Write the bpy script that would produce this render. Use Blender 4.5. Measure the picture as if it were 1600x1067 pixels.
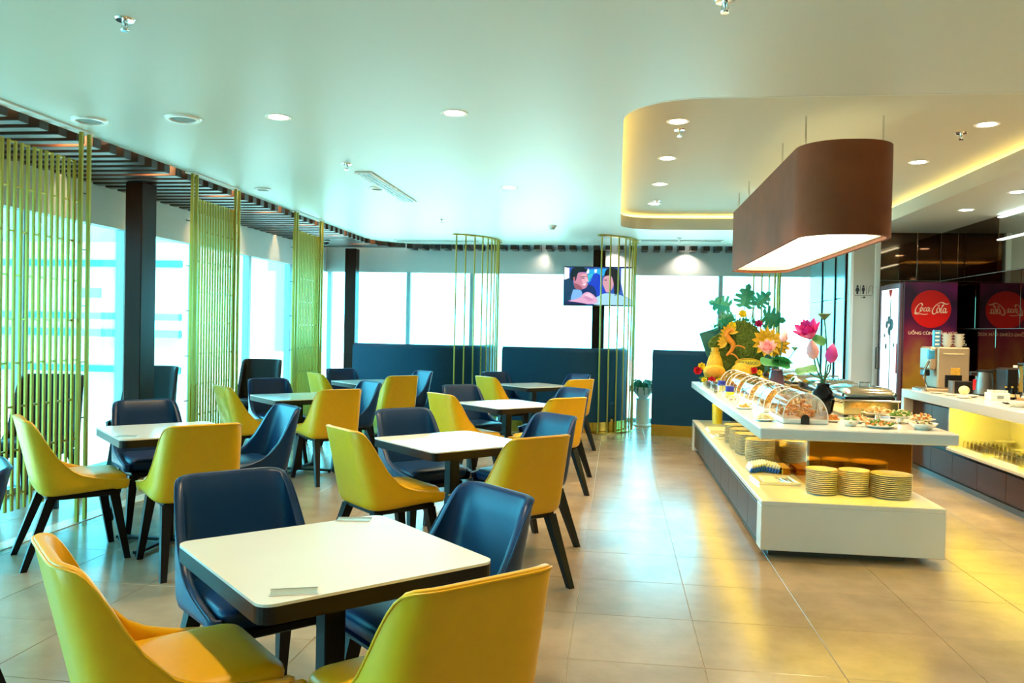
import bpy, bmesh, math, random
from math import sin, cos, pi, radians as R
from mathutils import Vector, Matrix
random.seed(7)
S = bpy.context.scene
for o in list(bpy.data.objects): bpy.data.objects.remove(o)
COL = S.collection

# ------------------------------------------------------------------ camera, sky, exposure
def setup_camera():
    cam = bpy.data.cameras.new('camera'); co = bpy.data.objects.new('camera', cam); COL.objects.link(co)
    yaw, pitch, roll, f = R(7.36), R(-0.856), R(1.174), 1272.0
    F = Vector((-sin(yaw), cos(yaw), 0)); Rt = Vector((cos(yaw), sin(yaw), 0)); U = Vector((0, 0, 1))
    F2 = F*cos(pitch) + U*sin(pitch); U2 = U*cos(pitch) - F*sin(pitch)
    R3 = Rt*cos(roll) + U2*sin(roll); U3 = U2*cos(roll) - Rt*sin(roll)
    m = Matrix((R3, U3, -F2)).transposed().to_4x4(); m.translation = (0, 0, 1.5)
    co.matrix_world = m
    cam.sensor_width = 36; cam.lens = f/1600*36; cam.clip_end = 400; cam.clip_start = .05
    S.camera = co
setup_camera()
S.view_settings.view_transform = 'Standard'; S.view_settings.look = 'None'
S.view_settings.gamma = 1; S.view_settings.use_curve_mapping = False
S.view_settings.exposure = 1.62
SKY = (0.115, 0.78, 1.0); SKY_STRENGTH = 5.2
w = bpy.data.worlds.new('sky'); S.world = w; w.use_nodes = True
nt = w.node_tree; bg = nt.nodes['Background']
bg.inputs[0].default_value = (*SKY, 1); bg.inputs[1].default_value = SKY_STRENGTH
def setup_sun():
    l = bpy.data.lights.new('sun', 'SUN'); l.energy = 7; l.color = (1., .76, .60); l.angle = R(.6)
    o = bpy.data.objects.new('sun', l); COL.objects.link(o)
    o.rotation_euler = Vector((-.75, .12, -.80)).to_track_quat('-Z', 'Y').to_euler()
setup_sun()
WARM = (1.0, 0.73, 0.36)
DOWN_W = 54.0

# ------------------------------------------------------------------ materials
def lin(h):
    if isinstance(h, str):
        v = [int(h[i:i+2], 16)/255 for i in (0, 2, 4)]
        return tuple(c/12.92 if c <= .04045 else ((c+.055)/1.055)**2.4 for c in v)
    return tuple(h)
MATS = {}
def mat(name, col, rough=.5, metal=0., var=.08, scale=12., bump=0., bscale=None, coat=0., spec=.5, trans=0., detail=3, stretch=None, rvar=0.):
    if name in MATS: return MATS[name]
    m = bpy.data.materials.new(name); m.use_nodes = True; MATS[name] = m
    n = m.node_tree.nodes; l = m.node_tree.links; b = n['Principled BSDF']
    c = lin(col)
    b.inputs['Roughness'].default_value = rough; b.inputs['Metallic'].default_value = metal
    b.inputs['Coat Weight'].default_value = coat; b.inputs['Coat Roughness'].default_value = .08
    b.inputs['Specular IOR Level'].default_value = spec
    b.inputs['Transmission Weight'].default_value = trans
    tc = n.new('ShaderNodeTexCoord'); mp = n.new('ShaderNodeMapping'); l.new(tc.outputs['Object'], mp.inputs[0])
    if stretch: mp.inputs['Scale'].default_value = stretch
    no = n.new('ShaderNodeTexNoise'); no.inputs['Scale'].default_value = scale; no.inputs['Detail'].default_value = detail
    l.new(mp.outputs[0], no.inputs['Vector'])
    mx = n.new('ShaderNodeMix'); mx.data_type = 'RGBA'
    mx.inputs['A'].default_value = (*[x*(1-var) for x in c], 1); mx.inputs['B'].default_value = (*[min(1, x*(1+var)) for x in c], 1)
    l.new(no.outputs['Fac'], mx.inputs['Factor']); l.new(mx.outputs['Result'], b.inputs['Base Color'])
    if rvar:
        mr = n.new('ShaderNodeMapRange'); mr.inputs['To Min'].default_value = max(0, rough-rvar); mr.inputs['To Max'].default_value = rough+rvar
        l.new(no.outputs['Fac'], mr.inputs['Value']); l.new(mr.outputs[0], b.inputs['Roughness'])
    if bump:
        n2 = n.new('ShaderNodeTexNoise'); n2.inputs['Scale'].default_value = bscale or scale*8; n2.inputs['Detail'].default_value = 2
        l.new(mp.outputs[0], n2.inputs['Vector'])
        bp = n.new('ShaderNodeBump'); bp.inputs['Strength'].default_value = bump; bp.inputs['Distance'].default_value = .003
        l.new(n2.outputs['Fac'], bp.inputs['Height']); l.new(bp.outputs[0], b.inputs['Normal'])
    return m
def emit(name, col, strength, base='888888'):
    if name in MATS: return MATS[name]
    m = bpy.data.materials.new(name); m.use_nodes = True; MATS[name] = m
    b = m.node_tree.nodes['Principled BSDF']; c = lin(col)
    b.inputs['Base Color'].default_value = (*lin(base), 1)
    b.inputs['Emission Color'].default_value = (*c, 1); b.inputs['Emission Strength'].default_value = strength
    return m
def thin_glass(name, tint=(1, 1, 1), refl=.08, rough=0.0, fres=.75):
    if name in MATS: return MATS[name]
    m = bpy.data.materials.new(name); m.use_nodes = True; MATS[name] = m
    n = m.node_tree.nodes; l = m.node_tree.links; n.remove(n['Principled BSDF']); out = n['Material Output']
    t = n.new('ShaderNodeBsdfTransparent'); t.inputs[0].default_value = (*tint, 1)
    g = n.new('ShaderNodeBsdfGlossy'); g.inputs['Roughness'].default_value = rough
    lw = n.new('ShaderNodeLayerWeight'); lw.inputs[0].default_value = .35
    mr = n.new('ShaderNodeMapRange'); mr.inputs['To Min'].default_value = refl; mr.inputs['To Max'].default_value = fres
    l.new(lw.outputs['Fresnel'], mr.inputs['Value'])
    mx = n.new('ShaderNodeMixShader'); l.new(mr.outputs[0], mx.inputs[0]); l.new(t.outputs[0], mx.inputs[1]); l.new(g.outputs[0], mx.inputs[2])
    l.new(mx.outputs[0], out.inputs['Surface'])
    return m
M = dict(
    yellow=mat('yellow_leather', (.80, .42, .0003), .40, var=.06, scale=25, bump=.08, bscale=260),
    blue=mat('navy_leather', (.001, .026, .095), .36, spec=.35, var=.12, scale=25, bump=.08, bscale=260),
    brownleather=mat('dark_brown_leather', (.012, .007, .006), .45, spec=.25, var=.1, scale=25, bump=.08, bscale=260),
    navy=mat('banquette_velvet', (.001, .044, .092), .6, spec=.3, var=.1, scale=20, bump=.1, bscale=200),
    black=mat('black_wood', (.003, .003, .004), .4, spec=.25, var=.2, scale=30, stretch=(1, 1, .15)),
    blackmetal=mat('black_metal', (.004, .004, .005), .4, spec=.3),
    tabletop=mat('white_laminate', (.82, .79, .73), .16, var=.02, scale=6, coat=.15),
    tableedge=mat('dark_table_edge', (.008, .006, .005), .4, spec=.25, var=.2),
    gold=mat('brass_gold', (.60, .43, .09), .24, metal=1., var=.05, rvar=.05),
    goldpaint=mat('gold_painted_steel', (.42, .32, .05), .38, metal=.65, var=.06, scale=8),
    goldbase=mat('gold_plinth', (.75, .50, .08), .2, metal=1., var=.1, scale=5),
    white=mat('white_solid_surface', (.78, .75, .70), .22, var=.02, scale=3, coat=.2),
    whitemat=mat('white_paint', (.80, .80, .77), .7, var=.02),
    ceil=mat('ceiling_paint', (.52, .51, .44), .42, var=.015, scale=1.2),
    wallpaint=mat('beige_paint', (.50, .46, .38), .7, var=.03, scale=3),
    headerpaint=mat('grey_paint', (.55, .57, .57), .7, var=.02, scale=3),
    slat=mat('dark_walnut', (.040, .017, .009), .35, var=.35, scale=9, stretch=(1, 1, 8)),
    column=mat('walnut_column', (.024, .007, .003), .35, spec=.12, var=.3, scale=7, stretch=(6, 6, .6)),
    mull=mat('window_frame', (.32, .42, .44), .4, metal=.3),
    glass=thin_glass('window_glass', (.97, .995, 1), .03),
    acryl=thin_glass('clear_acrylic', (.97, .97, .97), .14),
    clear=thin_glass('drinking_glass', (1, 1, .98), .06, fres=.35),
    doors=mat('brown_veneer', (.080, .026, .010), .34, var=.25, scale=6, stretch=(1, 1, 6), spec=.18),
    shadowgap=mat('dark_aluminium', (.05, .055, .06), .3, metal=.8),
    plinth=mat('brushed_plinth', (.16, .15, .14), .3, metal=.8),
    core=mat('bronze_mirror', (.55, .22, .02), .09, metal=1., var=.05),
    pendant=mat('brown_fabric', (.150, .036, .008), .85, var=.3, scale=5, bump=.3, bscale=300),
    cream=mat('cream_lining', (.75, .62, .36), .6),
    plate=mat('cream_porcelain', (.84, .80, .70), .15, var=.02, coat=.4),
    steel_goldreflect=mat('steel_painted_gold_reflection', (.74, .56, .22), .16, metal=1., var=.1),  # plain steel, gold reflections of the yellow surroundings put into its colour
    steel=mat('polished_steel', (.72, .70, .66), .10, metal=1., var=.05),
    mirror=mat('bronze_tinted_mirror', (.135, .085, .055), .03, metal=1., var=.03),
    silver=mat('silver_mirror', (.62, .66, .62), .03, metal=1., var=.02),
    joint=mat('mirror_joint', (.12, .09, .09), .2, metal=.9),
    vase=mat('black_ceramic', (.003, .003, .005), .12, var=.2, spec=.35),
    purple=mat('smoky_purple_glass', (.10, .055, .085), .12, coat=.6),
    stem=mat('green_stem', (.045, .14, .04), .5, var=.2),
    leaf=mat('green_leaf', (.03, .22, .05), .45, var=.35, scale=20),
    monstera=mat('monstera_leaf', (.012, .23, .13), .4, var=.3, scale=15),
    moss=mat('green_moss', (.085, .13, .012), .95, var=.5, scale=60, bump=1., bscale=120),
    mossdark=mat('teal_board', (.02, .12, .10), .7, var=.2),
    pink=mat('lotus_pink', (.62, .04, .30), .5, var=.25, scale=14),
    pinkpale=mat('lotus_pale', (.85, .38, .40), .5, var=.25, scale=14),
    fruit=mat('yellow_fruit', (.58, .33, .006), .6, var=.3, scale=18),
    carved=mat('carved_melon', (.60, .34, .02), .55, var=.2, scale=18),
    phoenix=mat('carved_pumpkin', (.60, .19, .004), .5, var=.2, scale=18),
    red=mat('red_rose', (.55, .01, .02), .5, var=.2),
    magenta=mat('magenta_rose', (.45, .01, .10), .5, var=.2),
    yellowflower=mat('yellow_flower', (.80, .62, .02), .6, var=.2),
    food1=mat('pastry', (.62, .32, .06), .55, var=.4, scale=30),
    food2=mat('orange_food', (.72, .24, .03), .5, var=.4, scale=30),
    food3=mat('pale_roll', (.80, .66, .36), .55, var=.2, scale=30),
    food4=mat('salad_green', (.14, .28, .03), .55, var=.4, scale=30),
    food5=mat('dark_olive', (.05, .04, .02), .4, var=.3),
    paper=mat('napkin_paper', (.82, .81, .78), .8, var=.03),
    bluepaper=mat('blue_paper', (.004, .10, .62), .6, var=.2),
    amber=mat('amber_sauce', (.78, .58, .02), .25, var=.1, coat=.5),
    bluecap=mat('blue_cap', (.012, .02, .28), .35),
    silverplastic=mat('champagne_plastic', (.46, .34, .22), .35, metal=.3, var=.05),
    darkplastic=mat('dark_plastic', (.012, .010, .010), .3, var=.1),
    greyplastic=mat('grey_plastic', (.25, .22, .20), .35, metal=.4),
    cereal=mat('corn_flakes', (.70, .36, .04), .7, var=.5, scale=60),
    wood=mat('oak_tray', (.40, .20, .06), .5, var=.3, scale=8, stretch=(1, 8, 1)),
    sheenpanel=mat('wood_panel_painted_sheen', (.18, .34, .36), .18, var=.08, scale=2, coat=.5),  # wood panels, their teal light and bluish sheen painted as base colour
    marble=mat('cream_threshold', (.62, .56, .45), .12, var=.1, scale=5),
    concrete=mat('apron_concrete', (.74, .66, .54), .9, var=.05, scale=.4),
    extwall=mat('white_cladding', (.85, .85, .85), .7, var=.02, scale=.5),
    extband=mat('teal_glazing', (.05, .30, .34), .3, var=.1, scale=.5),
    planter=mat('white_planter', (.85, .86, .86), .4, var=.02),
    sticker=mat('silver_sticker', (.60, .55, .44), .25, metal=.5),
    ink=mat('sign_ink', (.012, .012, .014), .6),
    led=emit('warm_led', (1., .70, .02), 5.5),
    covelight=emit('cove_led', (1., .74, .18), 11.),
    lampdisc=emit('downlight_lens', (1., .90, .70), 14.),
    whiteled=emit('white_led', (.80, 1., .92), 2.2),
    diffuser=emit('pendant_diffuser', (1., .88, .55), 2.2),
    rimwhite=mat('glossy_white_rim', (.9, .9, .88), .25),
    greyplastic2=mat('speaker_mesh', (.22, .26, .25), .6),
    chrome=mat('chrome', (.75, .76, .78), .12, metal=1.),
    grey=mat('light_grey_plastic', (.55, .57, .56), .45),
)

# ------------------------------------------------------------------ mesh helpers
class MB:
    def __init__(self): self.v = []; self.f = []
    def add(self, vs, fs):
        b = len(self.v); self.v += [tuple(p) for p in vs]; self.f += [tuple(i+b for i in q) for q in fs]; return self
    def box(self, x0, x1, y0, y1, z0, z1, c=0., m=None):
        if c <= 0:
            vs = [(x, y, z) for z in (z0, z1) for y in (y0, y1) for x in (x0, x1)]
            fs = [(0, 2, 3, 1), (4, 5, 7, 6), (0, 1, 5, 4), (2, 6, 7, 3), (0, 4, 6, 2), (1, 3, 7, 5)]
        else:
            c = min(c, (x1-x0)/2.01, (y1-y0)/2.01, (z1-z0)/2.01)
            vs = []; idx = {}
            X = (x0, x1); Y = (y0, y1); Z = (z0, z1)
            for i in (0, 1):
                for j in (0, 1):
                    for k in (0, 1):
                        s = (c if i == 0 else -c, c if j == 0 else -c, c if k == 0 else -c)
                        idx[i, j, k, 0] = len(vs); vs.append((X[i], Y[j]+s[1], Z[k]+s[2]))
                        idx[i, j, k, 1] = len(vs); vs.append((X[i]+s[0], Y[j], Z[k]+s[2]))
                        idx[i, j, k, 2] = len(vs); vs.append((X[i]+s[0], Y[j]+s[1], Z[k]))
            fs = []
            I = lambda i, j, k, a: idx[i, j, k, a]
            for s in (0, 1):
                q = [I(s, 0, 0, 0), I(s, 1, 0, 0), I(s, 1, 1, 0), I(s, 0, 1, 0)]; fs.append(q if s else q[::-1])
                q = [I(0, s, 0, 1), I(0, s, 1, 1), I(1, s, 1, 1), I(1, s, 0, 1)]; fs.append(q if s else q[::-1])
                q = [I(0, 0, s, 2), I(1, 0, s, 2), I(1, 1, s, 2), I(0, 1, s, 2)]; fs.append(q if s else q[::-1])
            for a in (0, 1):
                for b in (0, 1):
                    fs.append([I(0, a, b, 1), I(0, a, b, 2), I(1, a, b, 2), I(1, a, b, 1)])
                    fs.append([I(a, 0, b, 0), I(a, 0, b, 2), I(a, 1, b, 2), I(a, 1, b, 0)])
                    fs.append([I(a, b, 0, 0), I(a, b, 0, 1), I(a, b, 1, 1), I(a, b, 1, 0)])
            for i in (0, 1):
                for j in (0, 1):
                    for k in (0, 1): fs.append([I(i, j, k, 0), I(i, j, k, 1), I(i, j, k, 2)])
        if m is not None: vs = [m @ Vector(p) for p in vs]
        return self.add(vs, fs)
    def prism(self, pts, z0, z1, m=None, taper=1., cap=True):
        n = len(pts); cx = sum(p[0] for p in pts)/n; cy = sum(p[1] for p in pts)/n
        vs = [(p[0], p[1], z0) for p in pts] + [(cx+(p[0]-cx)*taper, cy+(p[1]-cy)*taper, z1) for p in pts]
        fs = [(i, (i+1) % n, n+(i+1) % n, n+i) for i in range(n)]
        if cap: fs += [tuple(range(n))[::-1], tuple(range(n, 2*n))]
        if m is not None: vs = [m @ Vector(p) for p in vs]
        return self.add(vs, fs)
    def lathe(self, prof, n=20, c=(0, 0, 0), m=None, sx=1., sy=1.):
        vs = []; fs = []; k = len(prof)
        for i in range(n):
            a = 2*pi*i/n
            for r, z in prof: vs.append((c[0]+r*cos(a)*sx, c[1]+r*sin(a)*sy, c[2]+z))
        for i in range(n):
            j = (i+1) % n
            for q in range(k-1): fs.append((i*k+q, j*k+q, j*k+q+1, i*k+q+1))
        if prof[0][0] > 1e-6: fs.append(tuple(i*k for i in range(n))[::-1])
        if prof[-1][0] > 1e-6: fs.append(tuple(i*k+k-1 for i in range(n)))
        if m is not None: vs = [m @ Vector(p) for p in vs]
        return self.add(vs, fs)
    def tube(self, pts, r, n=8, closed=False):
        pts = [Vector(p) for p in pts]; k = len(pts); vs = []; fs = []
        rr = r if isinstance(r, (list, tuple)) else [r]*k
        up = Vector((0, 0, 1)); prev = None
        for i, p in enumerate(pts):
            if closed: t = pts[(i+1) % k]-pts[i-1]
            else: t = pts[min(i+1, k-1)]-pts[max(i-1, 0)]
            t.normalize()
            if prev is None:
                a = t.cross(up) if abs(t.z) < .95 else t.cross(Vector((1, 0, 0)))
            else: a = prev - t*prev.dot(t)
            a.normalize(); prev = a; b = t.cross(a)
            for j in range(n):
                g = 2*pi*j/n; vs.append(p+(a*cos(g)+b*sin(g))*rr[i])
        for i in range(k if closed else k-1):
            i2 = (i+1) % k
            for j in range(n): fs.append((i*n+j, i*n+(j+1) % n, i2*n+(j+1) % n, i2*n+j))
        if not closed: fs += [tuple(range(n))[::-1], tuple(range((k-1)*n, k*n))]
        return self.add(vs, fs)
    def ball(self, c, rx, ry=None, rz=None, n=12, k=8, m=None):
        ry = ry or rx; rz = rz or rx
        prof = [(cos(-pi/2+pi*i/k), sin(-pi/2+pi*i/k)) for i in range(k+1)]
        prof[0] = (0, -1); prof[-1] = (0, 1)
        vs = []; fs = []
        for i in range(n):
            a = 2*pi*i/n
            for r, z in prof: vs.append(Vector((r*cos(a)*rx, r*sin(a)*ry, z*rz)))
        q = len(prof)
        for i in range(n):
            j = (i+1) % n
            for t in range(q-1): fs.append((i*q+t, j*q+t, j*q+t+1, i*q+t+1))
        if m is not None: vs = [m @ p for p in vs]
        return self.add([p+Vector(c) for p in vs], fs)
    def mesh(self, name, smooth=False, auto=None):
        me = bpy.data.meshes.new(name); me.from_pydata(self.v, [], self.f); me.validate()
        b = bmesh.new(); b.from_mesh(me); bmesh.ops.remove_doubles(b, verts=b.verts, dist=1e-5)
        bmesh.ops.recalc_face_normals(b, faces=b.faces)
        if smooth:
            lim = auto if auto is not None else R(40)
            for f in b.faces: f.smooth = True
            for e in b.edges:
                if len(e.link_faces) == 2 and e.calc_face_angle(0) > lim: e.smooth = False
        b.to_mesh(me); b.free()
        return me
def obj(name, mb, m, parent=None, smooth=False, loc=None, rot=None, **props):
    me = mb.mesh(name, smooth) if isinstance(mb, MB) else mb
    if m is not None and not me.materials: me.materials.append(m)
    o = bpy.data.objects.new(name, me); COL.objects.link(o)
    if parent is not None: o.parent = parent
    if loc is not None: o.location = loc
    if rot is not None: o.rotation_euler = rot
    for k, v in props.items(): o[k] = v
    return o
def tag(o, label, cat, group=None):
    o['label'] = label; o['category'] = cat
    if group: o['group'] = group
    return o
def thing(name, label, cat, loc=(0, 0, 0), rz=0., group=None):
    o = bpy.data.objects.new(name, None); COL.objects.link(o); o.empty_display_size = .1
    o.location = loc; o.rotation_euler = (0, 0, rz)
    return tag(o, label, cat, group)
def struct(name, mb, m, parent=None, smooth=False):
    o = obj(name, mb, m, parent, smooth)
    if parent is None: o['kind'] = 'structure'
    return o
def structroot(name, loc=(0, 0, 0)):
    o = bpy.data.objects.new(name, None); COL.objects.link(o); o.location = loc; o['kind'] = 'structure'; return o
def kids(o): return [c for c in bpy.data.objects if c.parent == o]
def dup(root, loc, rz=None, label=None, group=None, ch=None):
    r = root.copy(); COL.objects.link(r); r.location = loc
    if rz is not None: r.rotation_euler = (0, 0, rz)
    if label: r['label'] = label
    if group: r['group'] = group
    for c in (ch if ch is not None else root['_k'] if False else KIDS[root.name]):
        d = c.copy(); COL.objects.link(d); d.parent = r
        for g in KIDS.get(c.name, []):
            e = g.copy(); COL.objects.link(e); e.parent = d
    return r
KIDS = {}
def remember(root):
    KIDS[root.name] = kids(root)
    for c in KIDS[root.name]: KIDS[c.name] = kids(c)
def text_mesh(txt, size, depth, name='lettering', align='CENTER', bold=0.):
    cu = bpy.data.curves.new(name, 'FONT'); cu.body = txt; cu.size = size; cu.extrude = depth; cu.align_x = align; cu.align_y = 'CENTER'; cu.offset = bold
    o = bpy.data.objects.new(name, cu); COL.objects.link(o)
    dg = bpy.context.evaluated_depsgraph_get(); me = bpy.data.meshes.new_from_object(o.evaluated_get(dg))
    bpy.data.objects.remove(o); me.name = name; me.materials.clear(); return me
def catmull(pts, n=8):
    out = []; P = [Vector(p) for p in pts]; P = [P[0]*2-P[1]] + P + [P[-1]*2-P[-2]]
    for i in range(1, len(P)-2):
        for j in range(n):
            t = j/n; a, b, c, d = P[i-1:i+3]
            out.append(.5*((2*b)+(c-a)*t+(2*a-5*b+4*c-d)*t*t+(3*b-a-3*c+d)*t**3))
    out.append(P[-2]); return out
def arc(cx, cy, r, a0, a1, n):
    return [(cx+r*cos(R(a0+(a1-a0)*i/n)), cy+r*sin(R(a0+(a1-a0)*i/n))) for i in range(n+1)]
def rrect(x0, x1, y0, y1, r, n=6):
    return arc(x1-r, y1-r, r, 0, 90, n)+arc(x0+r, y1-r, r, 90, 180, n)+arc(x0+r, y0+r, r, 180, 270, n)+arc(x1-r, y0+r, r, 270, 360, n)
def band(path, t, z0, z1):
    """A wall of thickness t that follows the open plan path, from z0 to z1."""
    P = [Vector((p[0], p[1])) for p in path]; n = len(P); L = []; Rr = []
    for i in range(n):
        d = (P[min(i+1, n-1)]-P[max(i-1, 0)]).normalized(); nn = Vector((-d.y, d.x))
        L.append(P[i]+nn*t/2); Rr.append(P[i]-nn*t/2)
    return MB().prism([tuple(p) for p in L]+[tuple(p) for p in Rr[::-1]], z0, z1, cap=False), L, Rr
def bandmb(path, t, z0, z1):
    b, L, Rr = band(path, t, z0, z1); n = len(L)
    vs = [(p.x, p.y, z) for z in (z0, z1) for p in L+Rr]
    fs = []
    for i in range(n-1):
        fs.append((i, i+1, n+i+1, n+i)); k = 2*n; fs.append((k+i, k+n+i, k+n+i+1, k+i+1))
        fs.append((i, k+i, k+i+1, i+1)); fs.append((n+i, n+i+1, k+n+i+1, k+n+i))
    fs.append((0, n, 3*n, 2*n)); fs.append((n-1, 3*n-1, 4*n-1, 2*n-1))
    return MB().add(vs, fs)
ORD = ['topmost', 'second', 'third', 'fourth', 'fifth', 'sixth', 'seventh', 'eighth', 'ninth', 'tenth', 'eleventh', 'twelfth', 'thirteenth', 'fourteenth', 'fifteenth']
NUM = ['first'] + ORD[1:]

# ------------------------------------------------------------------ the room
XW, YB, XM = -5.1, 13.8, 4.25          # window wall, back wall, mirror wall
CZ = 2.9
def floor():
    fl = struct('floor', MB().box(XW-.1, XM+.1, -2.6, YB+.1, -.12, -.004), mat('floor_joint', (.52, .40, .24), .3))
    m = bpy.data.materials.new('polished_tile'); m.use_nodes = True
    n = m.node_tree.nodes; l = m.node_tree.links; b = n['Principled BSDF']
    geo = n.new('ShaderNodeNewGeometry'); no = n.new('ShaderNodeTexNoise'); no.inputs['Scale'].default_value = 1.7; no.inputs['Detail'].default_value = 7; no.inputs['Roughness'].default_value = .65
    l.new(geo.outputs['Position'], no.inputs['Vector'])
    cr = n.new('ShaderNodeValToRGB'); cr.color_ramp.elements[0].position = .3; cr.color_ramp.elements[1].position = .72
    cr.color_ramp.elements[0].color = (.23, .165, .105, 1); cr.color_ramp.elements[1].color = (.37, .275, .185, 1)
    l.new(no.outputs['Fac'], cr.inputs[0])
    oi = n.new('ShaderNodeObjectInfo'); hv = n.new('ShaderNodeHueSaturation'); mr = n.new('ShaderNodeMapRange'); mr.inputs['To Min'].default_value = .94; mr.inputs['To Max'].default_value = 1.06
    l.new(oi.outputs['Random'], mr.inputs['Value']); l.new(mr.outputs[0], hv.inputs['Value']); l.new(cr.outputs[0], hv.inputs['Color']); l.new(hv.outputs[0], b.inputs['Base Color'])
    b.inputs['Roughness'].default_value = .23
    T = .61; g = .0013
    tm = MB().box(-T/2+g, T/2-g, -T/2+g, T/2-g, -.012, 0, .0015).mesh('tile'); tm.materials.append(m)
    cells = []
    x0 = 1.03
    for i in range(-11, 7):
        for j in range(-5, 24):
            x = x0+(i+.5)*T; y = .05+(j+.5)*T
            if x-T/2 < XW-.2 or x+T/2 > XM+.5 or y > YB: continue
            vis = y > 1.2 and x/y > -.86 and x/y < .56
            cells.append((0 if vis else 1, math.hypot(x, y), x, y))
    cells.sort(); rest = MB()
    for k, (v, d, x, y) in enumerate(cells):
        if k < 295: obj('tile', tm, None, fl, loc=(x, y, 0))
        else: rest.box(x-T/2+g, x+T/2-g, y-T/2+g, y+T/2-g, -.012, 0)
    obj('tile', rest, m, fl, kind='stuff')
    return fl
floor()

TX0, TX1, TY0, TY1 = 0.0, 3.25, 4.97, 11.3     # ceiling tray
def ceiling():
    # flat ceiling with a rounded far left corner and a rounded opening for the tray
    R1 = .9; X0 = -4.0; Y1 = 13.4
    outer = [(X0, -2.6), (XM+.1, -2.6), (XM+.1, Y1)] + [(p[0], p[1]) for p in arc(X0+R1, Y1-R1, R1, 90, 180, 12)]
    hole = rrect(TX0, TX1, TY0, TY1, .5, 10)
    cu = bpy.data.curves.new('ceiling', 'CURVE'); cu.dimensions = '2D'; cu.fill_mode = 'BOTH'; cu.extrude = .06
    for pts in (outer, hole):
        sp = cu.splines.new('POLY'); sp.points.add(len(pts)-1); sp.use_cyclic_u = True
        for p, q in zip(sp.points, pts): p.co = (q[0], q[1], 0, 1)
    o = bpy.data.objects.new('tmp', cu); COL.objects.link(o)
    me = bpy.data.meshes.new_from_object(o.evaluated_get(bpy.context.evaluated_depsgraph_get())); bpy.data.objects.remove(o)
    for v in me.vertices: v.co.z += CZ+.06
    me.materials.clear(); me.materials.append(M['ceil']); me.name = 'ceiling'
    ce = obj('ceiling', me, None); ce['kind'] = 'structure'
    # raised tray above the opening
    obj('tray_panel', MB().box(TX0-.35, TX1+.35, TY0-.35, TY1+.35, 3.10, 3.14), mat('tray_paint', (.50, .46, .36), .8, var=.015), ce)
    rim = [(TX0-.3, TY0-.3), (TX1+.3, TY0-.3), (TX1+.3, TY1+.3), (TX0-.3, TY1+.3), (TX0-.3, TY0-.3)]
    obj('tray_side', bandmb(rim, .04, CZ+.12, 3.10), M['ceil'], ce)
    lp = rrect(TX0, TX1, TY0, TY1, .5, 10); obj('tray_lip', bandmb(lp+lp[:1], .02, CZ-.001, 3.055), M['ceil'], ce)
    # slab above the slats
    obj('upper_slab', MB().box(XW-.1, X0+1, -2.6, YB+.1, 3.12, 3.16).box(X0+1, XM+.1, Y1-.3, YB+.1, 3.12, 3.16), mat('slab_paint', (.60, .66, .68), .8), ce)
    # dark slats, crosswise along the windows and lengthwise along the back wall
    sl = MB().box(-.5, .5, -.05, .05, -.055, .055, .004).mesh('slat'); sl.materials.append(M['slat'])
    y = -2.4
    while y < YB-.1:
        x1 = X0-.002
        if y > Y1-R1:
            dy = min(R1, y-(Y1-R1)); x1 = X0+R1-math.sqrt(max(0, R1*R1-dy*dy))
        if y > Y1-.03: break
        o = obj('slat', sl, None, ce, loc=((XW+x1)/2, y, CZ-.015)); o.scale = (x1-XW-.01, 1, 1); y += .196
    x = X0+R1*.55
    while x < XM-.1:
        o = obj('slat', sl, None, ce, loc=(x, (Y1+YB)/2, CZ-.015), rot=(0, 0, pi/2)); o.scale = (YB-Y1-.012, 1, 1); x += .196
    return ce
ceiling()
tag(obj('cove_light', bandmb(rrect(TX0-.16, TX1+.16, TY0-.16, TY1+.16, .6, 8)+rrect(TX0-.16, TX1+.16, TY0-.16, TY1+.16, .6, 8)[:1], .05, CZ+.122, CZ+.15), M['covelight']),
    'warm yellow strip light hidden in the rounded ceiling recess over the buffet', 'light')

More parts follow.
